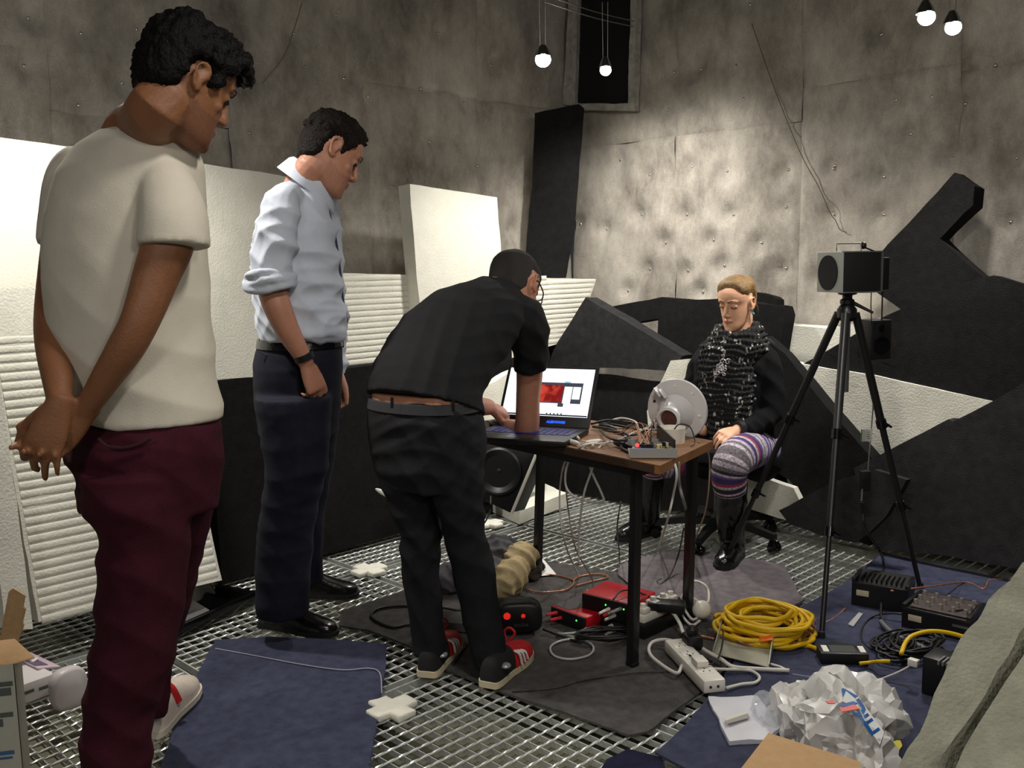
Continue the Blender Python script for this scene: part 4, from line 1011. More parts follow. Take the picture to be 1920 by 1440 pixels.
    cuf = MB(); c = DP(1386, 805, 4.025); ax = (DP(1381, 806, 4.01) - DP(1400, 802, 4.06)).normalized(); x, y = frame_from(ax)
    cuf.loft([[c + ax * h + (x * math.cos(a) + y * math.sin(a)) * rr for a in np.linspace(0, 2 * math.pi, 18, endpoint=False)] for h, rr in ((-.018, .028), (-.018, .038), (.018, .036), (.018, .026))]); part('wristband', cuf, mat('black_strap', (26, 28, 34), rough=.45), t)
    for py in (705, 724, 748): part('button', MB().ell(DP(1416, py, 4.06), .006, seg=8, rg=6), mat('grey_button', (110, 110, 112), rough=.3), t)
    # patterned leggings
    pal = [mat('legging_white', (205, 196, 204), rough=.9, var=.5, vscale=110, col2=(92, 76, 104)), mat('legging_purple', (92, 74, 128), rough=.9, var=.3, vscale=120), mat('legging_grey', (120, 112, 118), rough=.9, var=.6, vscale=130, col2=(44, 40, 46)),
           mat('legging_navy', (52, 46, 92), rough=.9), mat('legging_red', (150, 52, 70), rough=.9), mat('legging_dark', (48, 32, 44), rough=.9), mat('legging_lilac', (176, 160, 196), rough=.9, var=.4, vscale=100, col2=(120, 100, 150))]
    pat = [1, 0, 0, 1, 6, 1, 0, 2, 0, 1, 6, 1, 0, 0, 2, 0, 1, 3, 4, 0, 3, 1, 0, 2, 0, 2, 2, 0, 2, 0, 2, 5, 0, 1, 3, 3, 4, 0, 5, 5, 0, 5, 0]
    def legging(pts, name, off=0):
        P = catmull([DP(x, y, Y) for x, y, Y, r in pts], 16); rr = [v.x for v in catmull([Vector((r / FPX * Y, 0, 0)) for x, y, Y, r in pts], 16)]
        m = MB(); m.tube(P, rr, 22); n = len(P) - 1
        for i in range(n):
            k = pat[int((i / n) * len(pat)) % len(pat)]
            for j in range(22): m.m[i * 22 + j] = k
        return part(name, m, pal, t, smooth=180)
    legging([(1432, 842, 4.26, 34), (1412, 842, 4.12, 37), (1392, 850, 3.97, 38), (1374, 866, 3.88, 37), (1367, 890, 3.87, 34), (1369, 920, 3.89, 31)], 'leggings')
    legging([(1370, 850, 4.44, 34), (1310, 852, 4.36, 35), (1250, 862, 4.30, 35), (1228, 868, 4.29, 30), (1224, 884, 4.31, 27)], 'leggings', 3)
    def bootm(pts, heel, toe):
        m = MB(); limb(m, pts, ends=False); q = pts[-1]
        heel, toe = Vector(heel), Vector(toe); F = (toe - heel); L = F.length; F.normalize(); S = F.cross(Z)
        rings = []
        for tt, a, bb in ((0, .7, .95), (.1, .85, 1.1), (.28, .9, 1.05), (.45, .9, .85), (.62, 1, .68), (.8, .98, .56), (.92, .75, .46), (1, .35, .28)):
            c = heel + F * tt * L + Z * .014; rings.append([c + S * (.046 * a * math.copysign(abs(math.cos(k)) ** .75, math.cos(k))) + Z * (.098 * bb * math.sin(k) ** .8) for k in np.linspace(0, math.pi, 13)])
        m.loft(rings)
        o = rpart('boot', m, LEATH, t, .0068, 4, disp=folds(.0035, [((.1, .2, 1), 60, .8), ((.6, .2, .8), 80, .6)], 51))
        so = MB(); so.loft([[heel + F * (tt * L) + Z * zz + S * (.049 * a * s_) for s_, zz in ((-1, .003), (1, .003), (1, .02), (-1, .02))] for tt, a in ((-.02, .6), (.1, .86), (.45, .9), (.65, 1), (.85, .95), (.98, .55), (1.02, .3))])
        part('sole', so, RUBK, o)
    h1 = G(1386, 1036, .02); t1 = G(1352, 1070, .02); d = (t1 - h1).normalized()
    bootm([(1370, 906, 3.90, 33), (1371, 950, 3.96, 31), (1372, 1000, 4.05, 26), (1376, 1028, 4.10, 23)], t1 - d * .25, t1)
    h2 = G(1222, 1000, .005); t2 = G(1158, 1016, .005); d = (t2 - h2).normalized()
    bootm([(1222, 872, 4.31, 28), (1216, 930, 4.40, 26), (1214, 975, 4.48, 23), (1213, 988, 4.50, 23)], t2 - d * .25, t2)
woman()
# ================================================================== things
M_blk = mat('black_plastic', (20, 20, 21), rough=.45, spec=.4); M_blkg = mat('gloss_black', (10, 10, 11), rough=.15)
M_steelk = mat('black_steel', (24, 24, 25), rough=.4, var=.2, vscale=30, spec=.5)
M_wplas = mat('white_plastic', (222, 218, 206), rough=.4); M_wcab = mat('white_cable', (208, 203, 194), rough=.5); M_bcab = mat('black_cable', (15, 15, 16), rough=.5)
M_grey = mat('grey_plastic', (120, 118, 116), rough=.5); M_alu = mat('aluminium', (190, 190, 188), rough=.3, metal=.9)
M_copper = mat('clear_copper_wire', (186, 128, 96), rough=.25, metal=.4, var=.4, vscale=40); M_yel = mat('yellow_cable', (222, 180, 18), rough=.45)
M_card = mat('brown_cardboard', (184, 148, 104), rough=.85, var=.1, vscale=40, bump=.1, bscale=80)
def text_mesh(s, size, depth=.0006):
    c = bpy.data.curves.new('t', 'FONT'); c.body = s; c.size = size; c.extrude = depth; c.align_x = 'CENTER'; c.align_y = 'CENTER'; c.resolution_u = 3; c.offset = size * .03
    o = bpy.data.objects.new('t', c); COL.objects.link(o); dg = bpy.context.evaluated_depsgraph_get(); dg.update()
    me = bpy.data.meshes.new_from_object(o.evaluated_get(dg)); bpy.data.objects.remove(o); return me
def lettering(s, size, c, ax, ay, m, parent, name='lettering', sx=1.0):
    me = text_mesh(s, size); ax = Vector(ax).normalized(); az = ax.cross(Vector(ay)).normalized(); ay = az.cross(ax)
    b = MB(); c = Vector(c)
    b.add([c + ax * v.co.x * sx + ay * v.co.y + az * v.co.z for v in me.vertices], [tuple(p.vertices) for p in me.polygons]); bpy.data.meshes.remove(me)
    return part(name, b, m, parent)
def cable(name, pts, r, m, label, cat='cable', group=None, n=7, ends=None):
    P = [p if isinstance(p, Vector) else G(*p) for p in pts]
    b = MB().tube(P, r, 8, n); return single(name, b, m, label, cat, group, smooth=180)
def fy(px, py, Y): return DP(px, py, Y)

# ------------------------------------------------------------------ table
TZ = .70
A_, C_, F_ = G(1238, 873, TZ), G(1336, 827, TZ), G(905, 805, TZ)
u1 = (F_ - A_).normalized(); u2 = Vector((-u1.y, u1.x, 0)); u2 = u2 if u2.dot(C_ - A_) > 0 else -u2
TW = .43; TL = 1.04
def T(a, b, z=0.0): return A_ + u1 * a + u2 * b + Z * z            # a along the table, b across it, z above the top
t = thing('table', T(TL / 2, TW / 2, -TZ), 'small black-legged table with a worn wooden top under the laptop and wires', 'table')
M_wood = mat('worn_wood', (132, 90, 50), rough=.5, var=.4, vscale=9, bump=.1)
nt = M_wood.node_tree
TP = [(0, 0), (.147, TW), (TL, TW), (TL, 0)]
tm = MB().prism([T(a, b_, -.028) for a, b_ in TP], Z * .028)
part('tabletop', tm, M_wood, t)
part('edge_band', MB().obox(T(TL / 2 + .01, -.001, -.014), u1, u2, Z, (TL - .03, .004, .024)), mat('dark_edge', (58, 40, 26), rough=.6), t)
LEGS = [((.14, .045), (.146, .03)), ((.20, TW - .045), (.30, TW + .05)), ((TL - .05, TW - .045), (TL - .01, TW - .05)), ((TL - .08, .045), (TL - .07, .03))]
tops = [T(*q[0], -.045) for q in LEGS]
fr = MB()
for k in range(4):
    p, q = tops[k], tops[(k + 1) % 4]; fr.obox((p + q) / 2, q - p, Z.cross(q - p), Z, ((q - p).length, .022, .034))
part('apron', fr, M_steelk, t)
for tq, bq in LEGS:
    top, base = T(*tq, -.03), T(*bq, -TZ + .022); d = base - top
    ax_ = (u1 - d * (u1.dot(d) / d.dot(d))).normalized(); ay_ = d.normalized().cross(ax_)
    o = part('leg', MB().obox((top + base) / 2, ax_, ay_, d, (.030, .030, d.length), .003), M_steelk, t)
    part('foot', MB().obox(base - Z * .004, u1, u2, Z, (.033, .033, .012), .003), M_blk, o)

# ------------------------------------------------------------------ laptop
RF, RB = G(1060, 829, TZ + .018), G(1122, 795, TZ + .018)
ld = (RB - RF).normalized(); lw = Vector((-ld.y, ld.x, 0)); LW, LD = .36, .26
def Lp(x, y, z=0): return RF + lw * x + ld * y + Z * z                # x leftwards, y towards the hinge
t = thing('laptop', Lp(LW / 2, LD / 2, -.018), 'open black laptop with a white screen and blue glowing keys on the table', 'laptop')
part('base', MB().obox(Lp(LW / 2, LD / 2, -.008), lw, ld, Z, (LW, LD, .018), .004), M_blk, t)
M_key = mat('key_black', (26, 24, 36), rough=.5, emit=(40, 50, 200), estr=.10)
km = None
for r_ in range(5):
    for c_ in range(13):
        me = MB().obox((0, 0, 0), lw, ld, Z, (.020, .0165, .003), .0) if km is None else None
        if km is None: km = me.mesh('key', M_key)
        o = bpy.data.objects.new('key', km); p = Lp(.035 + c_ * .0242, .115 + r_ * .0225, .0015); loc = rootloc(t); o.location = p - loc; link(o, loc); o.parent = t
part('trackpad', MB().obox(Lp(LW / 2, .055, .0012), lw, ld, Z, (.10, .065, .001)), mat('trackpad', (34, 34, 40), rough=.35), t)
# lid leans back
up = (Z * .84 + ld * .54).normalized(); hz = Lp(0, LD - .004, .004); nrm = lw.cross(up).normalized(); nrm = nrm if nrm.dot(ld) < 0 else -nrm
LH = .245
def S(x, y, z=0): return hz + lw * x + up * y + nrm * z
part('lid', MB().obox(S(LW / 2, LH / 2, -.006), lw, up, nrm, (LW, LH, .010), .003), M_blk, t)
scr = part('display', MB().obox(S(LW / 2, LH / 2 + .014, .0002), lw, up, nrm, (LW - .026, LH - .052, .001)), mat('screen_white', (250, 250, 252), emit=(248, 251, 255), estr=1.15, rough=.3), t)
def px_rect(name, x0, x1, y0, y1, z, m): part(name, MB().obox(S((x0 + x1) / 2, (y0 + y1) / 2, z), lw, up, nrm, (abs(x1 - x0), abs(y1 - y0), .0004)), m, scr)
# screen measured from its right edge
M_win = mat('window_dark', (54, 62, 72), emit=(54, 62, 72), estr=.8); M_dlg = mat('dialog_white', (236, 240, 246), emit=(236, 240, 246), estr=.9)
px_rect('app_window', .048, .27, .092, .176, .0011, M_win)
M_red = bpy.data.materials.new('red_picture'); M_red.use_nodes = True; n_ = M_red.node_tree; bs = n_.nodes['Principled BSDF']
tc = n_.nodes.new('ShaderNodeTexCoord'); no_ = n_.nodes.new('ShaderNodeTexNoise'); no_.inputs['Scale'].default_value = 22; cr = n_.nodes.new('ShaderNodeValToRGB')
cr.color_ramp.elements[0].color = rgb(120, 14, 16); cr.color_ramp.elements[1].color = rgb(240, 90, 60); cr.color_ramp.elements[0].position = .45; cr.color_ramp.elements[1].position = .75
n_.links.new(tc.outputs['Object'], no_.inputs['Vector']); n_.links.new(no_.outputs['Fac'], cr.inputs[0]); n_.links.new(cr.outputs[0], bs.inputs['Emission Color']); n_.links.new(cr.outputs[0], bs.inputs['Base Color']); bs.inputs['Emission Strength'].default_value = .8
px_rect('picture', .122, .262, .096, .166, .0016, M_red)
px_rect('dialog', .054, .084, .110, .160, .0016, M_dlg); px_rect('dialog', .087, .118, .092, .160, .0018, M_dlg)
px_rect('title_bar', .098, .122, .176, .182, .0012, mat('sky_tab', (150, 190, 215), emit=(150, 190, 215), estr=.8))
px_rect('tooltip', .112, .134, .078, .096, .0016, M_win)
px_rect('taskbar', .014, LW - .014, .0415, .047, .0012, mat('taskbar', (20, 30, 40), emit=(30, 44, 60), estr=.5))
for k in range(5): px_rect('taskbar_icon', .11 + k * .014, .116 + k * .014, .043, .052, .0018, M_win)
lettering('ALIENWARE', .013, S(.128, .0165, .0012), -lw, up, mat('blue_glow', (30, 70, 255), emit=(30, 80, 255), estr=2.2), t, sx=1.0)
# mouse at the typing hand
mp_ = G(938, 803, TZ + .002)
t = thing('mouse', mp_, 'black computer mouse with a cord under the bending man\'s hand', 'mouse')
part('shell', MB().ell(mp_ + Z * .014, (.034, .055, .020), Matrix.Rotation(R_(40), 3, 'Z')), M_blk, t, smooth=180)
part('cord', MB().tube([mp_ + Vector((-.03, .03, .01)), G(915, 790, TZ + .008), G(900, 792, TZ + .01), G(885, 800, TZ + .004)], .0025, 6, 5), M_bcab, t)
pad = MB().obox(G(915, 800, TZ + .0015), u1, u2, Z, (.16, .14, .003)); single('mouse_pad', pad, mat('pad', (40, 38, 40), rough=.9), 'dark mat on the table\'s left end under the typing hands', 'mat')

# ------------------------------------------------------------------ electronics on the table corner
tr0 = G(1180, 858, TZ + .004); tr1 = G(1269, 858, TZ + .004); ex = (tr1 - tr0).normalized(); ey = Vector((-ex.y, ex.x, 0)); tw = (tr1 - tr0).length; td = .17
def K(x, y, z=0): return tr0 + ex * x + ey * y + Z * z
t = thing('circuit_tray', K(tw / 2, td / 2), 'open grey metal tray of circuit boards with a red light on the table corner', 'electronics')
part('tray', MB().obox(K(tw / 2, td / 2, .003), ex, ey, Z, (tw, td, .004)).obox(K(tw / 2, -.001, .014), ex, ey, Z, (tw, .003, .030)).obox(K(tw / 2, td, .014), ex, ey, Z, (tw, .003, .026)), mat('tray_grey', (158, 158, 154), rough=.5, metal=.2), t)
part('side_card', MB().prism([K(tw - .008, 0.004, .03), K(tw - .008, .004, .055), K(tw - .05, td + .02, .075), K(tw - .05, td + .02, .02)], ex * .004), mat('dark_card', (34, 26, 30), rough=.4), t)
bd = part('circuit_board', MB().obox(K(.055, .06, .022), (ex + ey * .4), ey, Z, (.075, .055, .003)), mat('blue_board', (28, 50, 120), rough=.4), t, 'blue')
bd2 = part('circuit_board', MB().obox(K(.115, .05, .015), ex, ey, Z, (.07, .07, .003)), mat('green_board', (84, 92, 66), rough=.5), t, 'green')
r = np.random.default_rng(2); cm = [mat('component_pale', (190, 190, 160), rough=.4), mat('component_black', (18, 18, 20), rough=.3), mat('component_brass', (190, 160, 90), rough=.3, metal=.6)]
for k in range(22):
    x, y = r.uniform(.085, .145), r.uniform(.02, .085); h = r.uniform(.008, .022); c = cm[k % 3]
    part('component', MB().lathe([(0, 0), (.005, 0), (.005, h), (0, h)], K(x, y, .016), Z, 8) if k % 2 else MB().obox(K(x, y, .016 + h / 2), ex, ey, Z, (r.uniform(.006, .014), .008, h)), c, bd2)
for k in range(7): part('component', MB().obox(K(r.uniform(.03, .08), r.uniform(.045, .08), .028), ex, ey, Z, (.012, .007, .010)), cm[1], bd)
part('red_light', MB().ell(K(.026, .03, .034), .0062), mat('red_led', (255, 30, 20), emit=(255, 40, 30), estr=6), t, 'lit red', smooth=180)
wr = [mat('wire_orange', (196, 120, 70), rough=.5), mat('wire_tan', (190, 150, 120), rough=.5), mat('wire_black', (20, 20, 20), rough=.5)]
for k in range(12):
    p = K(.03 + r.uniform(0, .05), .06 + r.uniform(0, .05), .03); q = K(-.02 + r.uniform(-.05, .15), td + r.uniform(-.02, .10), .03 + r.uniform(0, .03))
    part('jumper_wire', MB().tube([p, p.lerp(q, .35) + Z * r.uniform(.02, .05), p.lerp(q, .7) + Z * r.uniform(.01, .04), q], .0016, 5, 5), wr[k % 3], t)
# white tub
c = G(1258, 829, TZ); t = thing('white_tub', c, 'white round plastic tub on the table behind the circuit tray', 'tub')
part('tub', MB().lathe([(0.02, 0), (.046, 0), (.049, .052), (.046, .052), (.043, .006), (.0, .006)], c, Z, 28), M_wplas, t)
part('wire_loop', MB().tube([c + Vector((.0, -.04, .045)), c + Vector((.02, -.05, .07)), c + Vector((.06, -.03, .055)), c + Vector((.07, -.06, .01)), c + Vector((.05, -.09, .0))], .0022, 6, 6), M_bcab, t)
# white ceiling loudspeaker seen from behind
c = DP(1270, 768, 3.36); ax = Vector((-.47, -.80, -.20)).normalized(); ax = (ax + Z * .16).normalized()
t = thing('ceiling_loudspeaker', DP(1290, 828, 3.33), 'round white ceiling loudspeaker on its edge, back cone showing, beside the woman', 'loudspeaker')
RS = .112
part('flange', MB().lathe([(0, -.004), (RS - .004, -.004), (RS, 0), (RS - .003, .006), (.078, .010), (.075, .010)], c, ax, 40), mat('speaker_white', (204, 200, 198), rough=.45), t)
xx, yy = frame_from(ax); dn = (Vector((-.25, 0, -1)) - ax * Vector((-.25, 0, -1)).dot(ax)).normalized(); lf = ax.cross(dn)
cc = c + dn * .012
part('back_cone', MB().lathe([(.070, .008), (.066, .016), (.056, .030), (.047, .052), (.045, .058), (.044, .080), (.034, .083), (.030, .070), (0, .068)], cc, ax + dn * .10, 36), mat('speaker_white2', (212, 208, 208), rough=.35), t)
part('magnet_grille', MB().lathe([(0, .0705), (.029, .0705), (.029, .074), (0, .074)], cc, ax + dn * .10, 24), mat('rust_grille', (92, 52, 44), rough=.6, var=.5, vscale=90), t)
for a in (.6, 1.6, 2.6, 3.4, 4.6, 5.4):
    q = c + (dn * math.cos(a) + lf * math.sin(a)) * .086
    part('screw', MB().lathe([(0, .004), (.005, .004), (.005, .012), (0, .013)], q, ax, 10), M_wplas if a < 4 else M_blk, t)
for dx in (-.010, .010):
    q = c - dn * .052 - lf * (.052 + dx)
    part('terminal_clip', MB().obox(q + ax * .03 + lf * -.01, (lf * .8 + dn * .6), dn, ax, (.036, .006, .030), .001), mat('clip_white', (222, 222, 226), rough=.2), t)

# cables on the table
def tcab(pts, r, m, label, group): return cable('cable', [G(x, y, TZ + z) for x, y, z in pts], r, m, label, 'cable', group)
gk = 'black cables heaped on the table'; gw = 'white cables lying across the table'
r = np.random.default_rng(12)
tcab([(1108, 795, .02), (1140, 788, .03), (1180, 792, .02), (1215, 800, .02), (1190, 815, .02), (1150, 812, .03)], .0045, M_bcab, 'black cable of the heap nearest the laptop lid, highest on the table', gk)
tcab([(1112, 800, .01), (1150, 806, .025), (1175, 822, .02), (1165, 838, .01), (1178, 848, .004)], .005, M_bcab, 'black cable of the heap curling down to the tray\'s left side', gk)
tcab([(1120, 792, .01), (1160, 798, .02), (1200, 806, .01), (1225, 805, .01)], .0045, M_bcab, 'black cable of the heap running towards the white tub', gk)
tcab([(1125, 806, .02), (1140, 820, .03), (1160, 826, .03), (1180, 822, .03), (1170, 812, .04), (1140, 808, .03)], .0042, M_bcab, 'black cable looped in the middle of the heap on the table', gk)
cn = MB(); d0 = (G(1180, 812, TZ) - G(1120, 798, TZ)).normalized()
for (x, y, L) in ((1135, 803, .10), (1170, 824, .08)):
    p = G(x, y, TZ + .012); cn.tube([p - d0 * L / 2, p + d0 * L / 2], [.011, .010], 10)
for i, (x, y, L, lb) in enumerate(((1140, 801, .10, 'black cable plug lying on the table behind the wires'), (1168, 834, .09, 'black cable plug lying beside the circuit tray'))):
    p = G(x, y, TZ + .013); b = MB().tube([p - d0 * L / 2, p - d0 * L * .2, p + d0 * L * .2, p + d0 * L / 2], [.006, .011, .011, .004], 10)
    single('cable_plug', b, M_blk, lb, 'plug', 'plugs among the table wires')
tcab([(1140, 790, .025), (1165, 784, .035), (1190, 790, .03), (1197, 802, .02)], .0035, M_wcab, 'white cable arching over the black heap on the table', gw)
tcab([(1200, 810, .02), (1218, 800, .03), (1224, 788, .03), (1222, 794, .02), (1195, 812, .02), (1160, 822, .01)], .0028, M_wcab, 'white cable with a small loop beside the white tub', gw)
tcab([(1225, 806, .03), (1200, 806, .04), (1160, 824, .02), (1120, 832, .014), (1090, 826, .01)], .003, M_wcab, 'white cable running along the table front to the laptop', gw)
for i, (x, y, x2, y2, lb) in enumerate(((1068, 816, 1086, 822, 'white connector nearest the laptop corner'), (1064, 826, 1086, 832, 'white connector at the table edge below the laptop'), (1098, 830, 1130, 826, 'white connector in the middle of the white wires'))):
    p, q = G(x, y, TZ + .01), G(x2, y2, TZ + .01); b = MB().tube([p, p.lerp(q, .3), p.lerp(q, .7), q], [.006, .0085, .0085, .004], 10); single('connector', b, M_wplas, lb, 'plug', 'white connectors on the table')
# white cables hanging over the front edge
E = lambda x, y, d=0: DP(x, y, (G(x, 852 - (1190 - x) * .21, TZ).y) + d)
gh = 'white cables hanging off the table front'
cable('cable', [G(1120, 830, TZ + .01), G(1092, 836, TZ + .012), E(1070, 856, -.03), E(1060, 890, -.03), E(1064, 918, -.02), E(1085, 935, 0), E(1115, 942, .02), E(1132, 941, .03), E(1128, 925, .02), E(1108, 880, -.02), E(1104, 850, -.03), G(1112, 834, TZ + .012)], .0042, M_wcab, 'white cable hanging off the table front in a round loop', 'cable', gh)
cable('cable', [G(1140, 828, TZ + .01), E(1122, 842, -.02), E(1110, 880, -.03), E(1094, 930, -.02), E(1086, 1000, .05), E(1085, 1060, .1)], .0038, M_wcab, 'white cable hanging from the table front straight to the floor', 'cable', gh)
cable('cable', [G(1100, 836, TZ + .008), E(1062, 862, -.02), E(1051, 905, 0), E(1050, 960, .02), E(1060, 1020, .10), (1085, 1080, .02), (1105, 1120, .02), (1080, 1160, .02)], .0032, M_wcab, 'thin white cable at the left of those hanging off the table', 'cable', gh)
cable('cable', [E(1056, 850, .02), E(1060, 900, .03), E(1066, 960, .05), E(1080, 1030, .1), (1112, 1092, .02), (1100, 1140, .02)], .0026, mat('tan_cable', (150, 128, 108), rough=.5), 'thin tan cable hanging behind the white ones at the table front', 'cable', gh)
cable('cable', [G(1245, 838, TZ + .01), E(1268, 880, .05), E(1262, 930, .1), E(1250, 980, .2), (1235, 1030, .02), (1232, 1046, .015)], .004, M_wcab, 'white cable hanging by the table\'s right end', 'cable', 'white cables at the right end of the table')
cable('cable', [E(1272, 866, .1), E(1274, 910, .12), E(1285, 950, .3), (1290, 968, .05), (1300, 990, .02)], .005, mat('grey_cable', (120, 118, 116), rough=.5), 'grey cable hanging beside the white one at the table\'s right end', 'cable', 'white cables at the right end of the table')
cable('cable', [G(1310, 828, TZ + .005), DP(1328, 850, 3.30), DP(1330, 900, 3.28), DP(1322, 960, 3.35), DP(1304, 1010, 3.5), (1296, 1050, .03), (1285, 1100, .03), (1270, 1135, .02)], .003, mat('tan_cable', (150, 128, 108), rough=.5), 'thin tan cable down the rear right table leg', 'cable', 'white cables at the right end of the table')
cable('cable', [(1282, 990, .3), (1272, 1040, .10), (1255, 1080, .03), (1238, 1096, .02), (1232, 1090, .02), (1240, 1086, .02)], .0032, M_bcab, 'thin black cable on the mauve carpet under the table', 'cable')
cable('cable', [E(1164, 940, .5), E(1157, 990, .5), (1160, 1020, .02), (1162, 1062, .016)], .0028, M_bcab, 'thin black cable hanging between the front legs at the back', 'cable')
cable('cable', [DP(920, 930, 3.75), DP(918, 960, 3.75), (905, 985, .03), (880, 1010, .01)], .004, M_bcab, 'black cable behind the bending man\'s right thigh', 'cable')

# ------------------------------------------------------------------ office chair
c = G(1332, 1010); c = Vector((DP(1350, 900, 4.38).x, 4.38, 0)); fw = Vector((-.5, -.87, 0)).normalized(); rt_ = Vector((-.87, .5, 0))
t = thing('office_chair', c, 'black swivel office chair with a five-armed caster base under the seated woman', 'chair')
b = MB().loft([oring(c + Z * z, rt_, fw, .23 * s_, .22 * s_, 28, 3.2) for z, s_ in ((.405, .80), (.412, .93), (.44, 1.0), (.465, .99), (.478, .90))])
part('seat', b, mat('chair_fabric', (30, 30, 32), rough=.9, var=.2, vscale=60, bump=.2, bscale=300), t)
bk = MB(); bc = c - fw * .245
bk.loft([oring(bc + Z * z - fw * (z - .6) * .10, rt_, fw, .21 * s_, .035 * s_ ** .5, 28, 3) for z, s_ in ((.50, .75), (.54, .94), (.64, 1.0), (.80, .98), (.90, .90), (.935, .70))])
part('backrest', bk, mat('chair_fabric', (30, 30, 32)), t)
part('back_bar', MB().tube([c - fw * .10 + Z * .40, c - fw * .25 + Z * .40, c - fw * .29 + Z * .46, c - fw * .285 + Z * .66], .018, 8, 5, flat=1.8), M_blk, t)
part('gas_column', MB().lathe([(.028, .10), (.028, .25), (.016, .25), (.016, .405)], c, Z, 16), M_steelk, t)
part('hub', MB().lathe([(.0, .07), (.045, .075), (.045, .12), (.03, .135)], c, Z, 18), M_blk, t)
for k in range(5):
    a = R_(-48 + 72 * k); d = Vector((math.cos(a), math.sin(a), 0)); s_ = d.cross(Z)
    arm = part('base_arm', MB().loft([[c + d * q + s_ * w_ * x + Z * (h + y) for x, y in ((-1, -.5 * .03), (1, -.5 * .03), (.8, .5 * .03), (-.8, .5 * .03))] for q, w_, h in ((.03, .024, .10), (.18, .020, .098), (.30, .015, .078))]), M_blk, t)
    e_ = c + d * .295
    w_ = MB()
    for o_ in (-.014, .014): w_.lathe([(0, -.008), (.024, -.008), (.026, 0), (.024, .008), (0, .008)], e_ + s_ * o_ + Z * .030, s_, 16)
    w_.lathe([(.007, .03), (.007, .075)], e_, Z, 8); w_.tube([e_ + d * .024 * math.cos(q) + Z * (.035 + .028 * math.sin(q)) for q in np.linspace(.2, 2.9, 7)], .009, 8, 2)
    part('caster', w_, M_blkg, arm)

# ------------------------------------------------------------------ tripod and monitor loudspeaker
ap = DP(1588, 585, 3.58); feet = [G(1540, 1205), G(1725, 1112), G(1357, 1066)]
for f_ in feet: f_.z = .021
t = thing('tripod', Vector((ap.x, ap.y, 0)), 'black three-legged tripod carrying the small white-fronted loudspeaker', 'tripod')
M_tri = mat('tripod_black', (22, 22, 23), rough=.35, spec=.5); M_trig = mat('tripod_grey', (70, 70, 70), rough=.35, metal=.5)
part('centre_column', MB().tube([ap + Z * .02, ap - Z * .30], .014, 14), M_alu, t)
part('spider', MB().lathe([(.0, .030), (.022, .03), (.036, .01), (.036, -.02), (.02, -.035), (0, -.035)], ap, Z, 18), M_tri, t)
part('head', MB().lathe([(.0, .03), (.026, .03), (.026, .045), (.018, .05), (.018, .062), (.034, .066), (.034, .074), (0, .074)], ap, Z, 18).tube([ap + Z * .045, ap + Z * .03 + Vector((.07, -.07, -.03))], [.008, .005], 8), M_tri, t)
for i, f_ in enumerate(feet):
    h = ap - Z * .005 + (Vector((f_.x - ap.x, f_.y - ap.y, 0)).normalized()) * .034; d = (f_ - h); L = d.length; d.normalize()
    q = lambda k: h + d * (L * k)
    lg = part('leg', MB().tube([q(0), q(.40)], .0155, 12), M_trig if i == 0 else M_tri, t)
    part('middle_section', MB().tube([q(.38), q(.70)], .0125, 12), M_tri, lg); part('lower_section', MB().tube([q(.68), q(.985)], .0095, 12), M_tri, lg)
    part('clamp', MB().tube([q(.375), q(.405)], .020, 12), M_blkg, lg); part('clamp', MB().tube([q(.675), q(.705)], .0165, 12), M_blkg, lg)
    for k in (.39, .69): part('lever', MB().tube([q(k) + Vector((.012, -.012, 0)), q(k) + Vector((.034, -.014, -.012))], [.006, .004], 8), M_blkg, lg)
    part('rubber_foot', MB().lathe([(0, 0), (.013, 0), (.011, .02), (0, .022)], f_, Z, 12), RUBK, lg)
# loudspeaker: cube with white baffle to the left, black side to the right
c0 = DP(1586, 558, 3.50); zt = DP(1590, 481, 3.50).z
hB = zt - c0.z; e1 = Vector((.97, .23, 0)).normalized(); e2 = Vector((-.23, .97, 0)).normalized(); wB = .165; dB = .155        # e1 along the black side (away right), e2 along the baffle (away left)
base = Vector((c0.x, c0.y, ap.z + .0745))
Q = lambda a, b, z=0: base + e1 * a + e2 * b + Z * z
bx_ = Vector((ap.x, ap.y, 0)) - (Q(dB / 2, wB / 2) - Z * base.z); base += Vector((bx_.x, bx_.y, 0)) * .6
t = thing('monitor_loudspeaker', Q(dB / 2, wB / 2), 'small cube loudspeaker with a white front and round black grille on the tripod', 'loudspeaker')
part('cabinet', MB().obox(Q(dB / 2, wB / 2, hB / 2), e1, e2, Z, (dB, wB, hB), .004), mat('cabinet_black', (16, 16, 17), rough=.7), t)
fb = part('baffle', MB().obox(Q(-.004, wB / 2, hB / 2), e2, Z, e1, (wB, hB, .008), .002), mat('baffle_white', (176, 178, 170), rough=.6), t)
part('grille', MB().lathe([(0, 0), (.064, 0), (.064, .004), (0, .004)], Q(-.009, wB / 2 + .005, hB / 2 - .002), -e1, 40), mat('grille_black', (18, 18, 19), rough=.8), t)
for z_ in (0.001, hB - .001): part('edge_strip', MB().obox(Q(dB / 2, -.001, z_), e1, e2, Z, (dB + .004, .005, .005)), M_alu, t)
part('edge_strip', MB().obox(Q(dB, 0, hB / 2), e1, e2, Z, (.007, .007, hB)), M_alu, t); part('edge_strip', MB().obox(Q(-.004, wB / 2, hB), e1, e2, Z, (.008, wB, .004)), M_alu, t)
part('carry_handle', MB().tube([Q(.0, .05, hB), Q(.0, .05, hB + .03), Q(.10, .05, hB + .03), Q(.10, .05, hB)], .003, 8), M_alu, t)
part('knob', MB().ell(Q(.11, .05, hB + .022), (.011, .011, .014)).tube([Q(.11, .05, hB + .018), Q(.15, .04, hB)], .004, 6), M_blk, t)
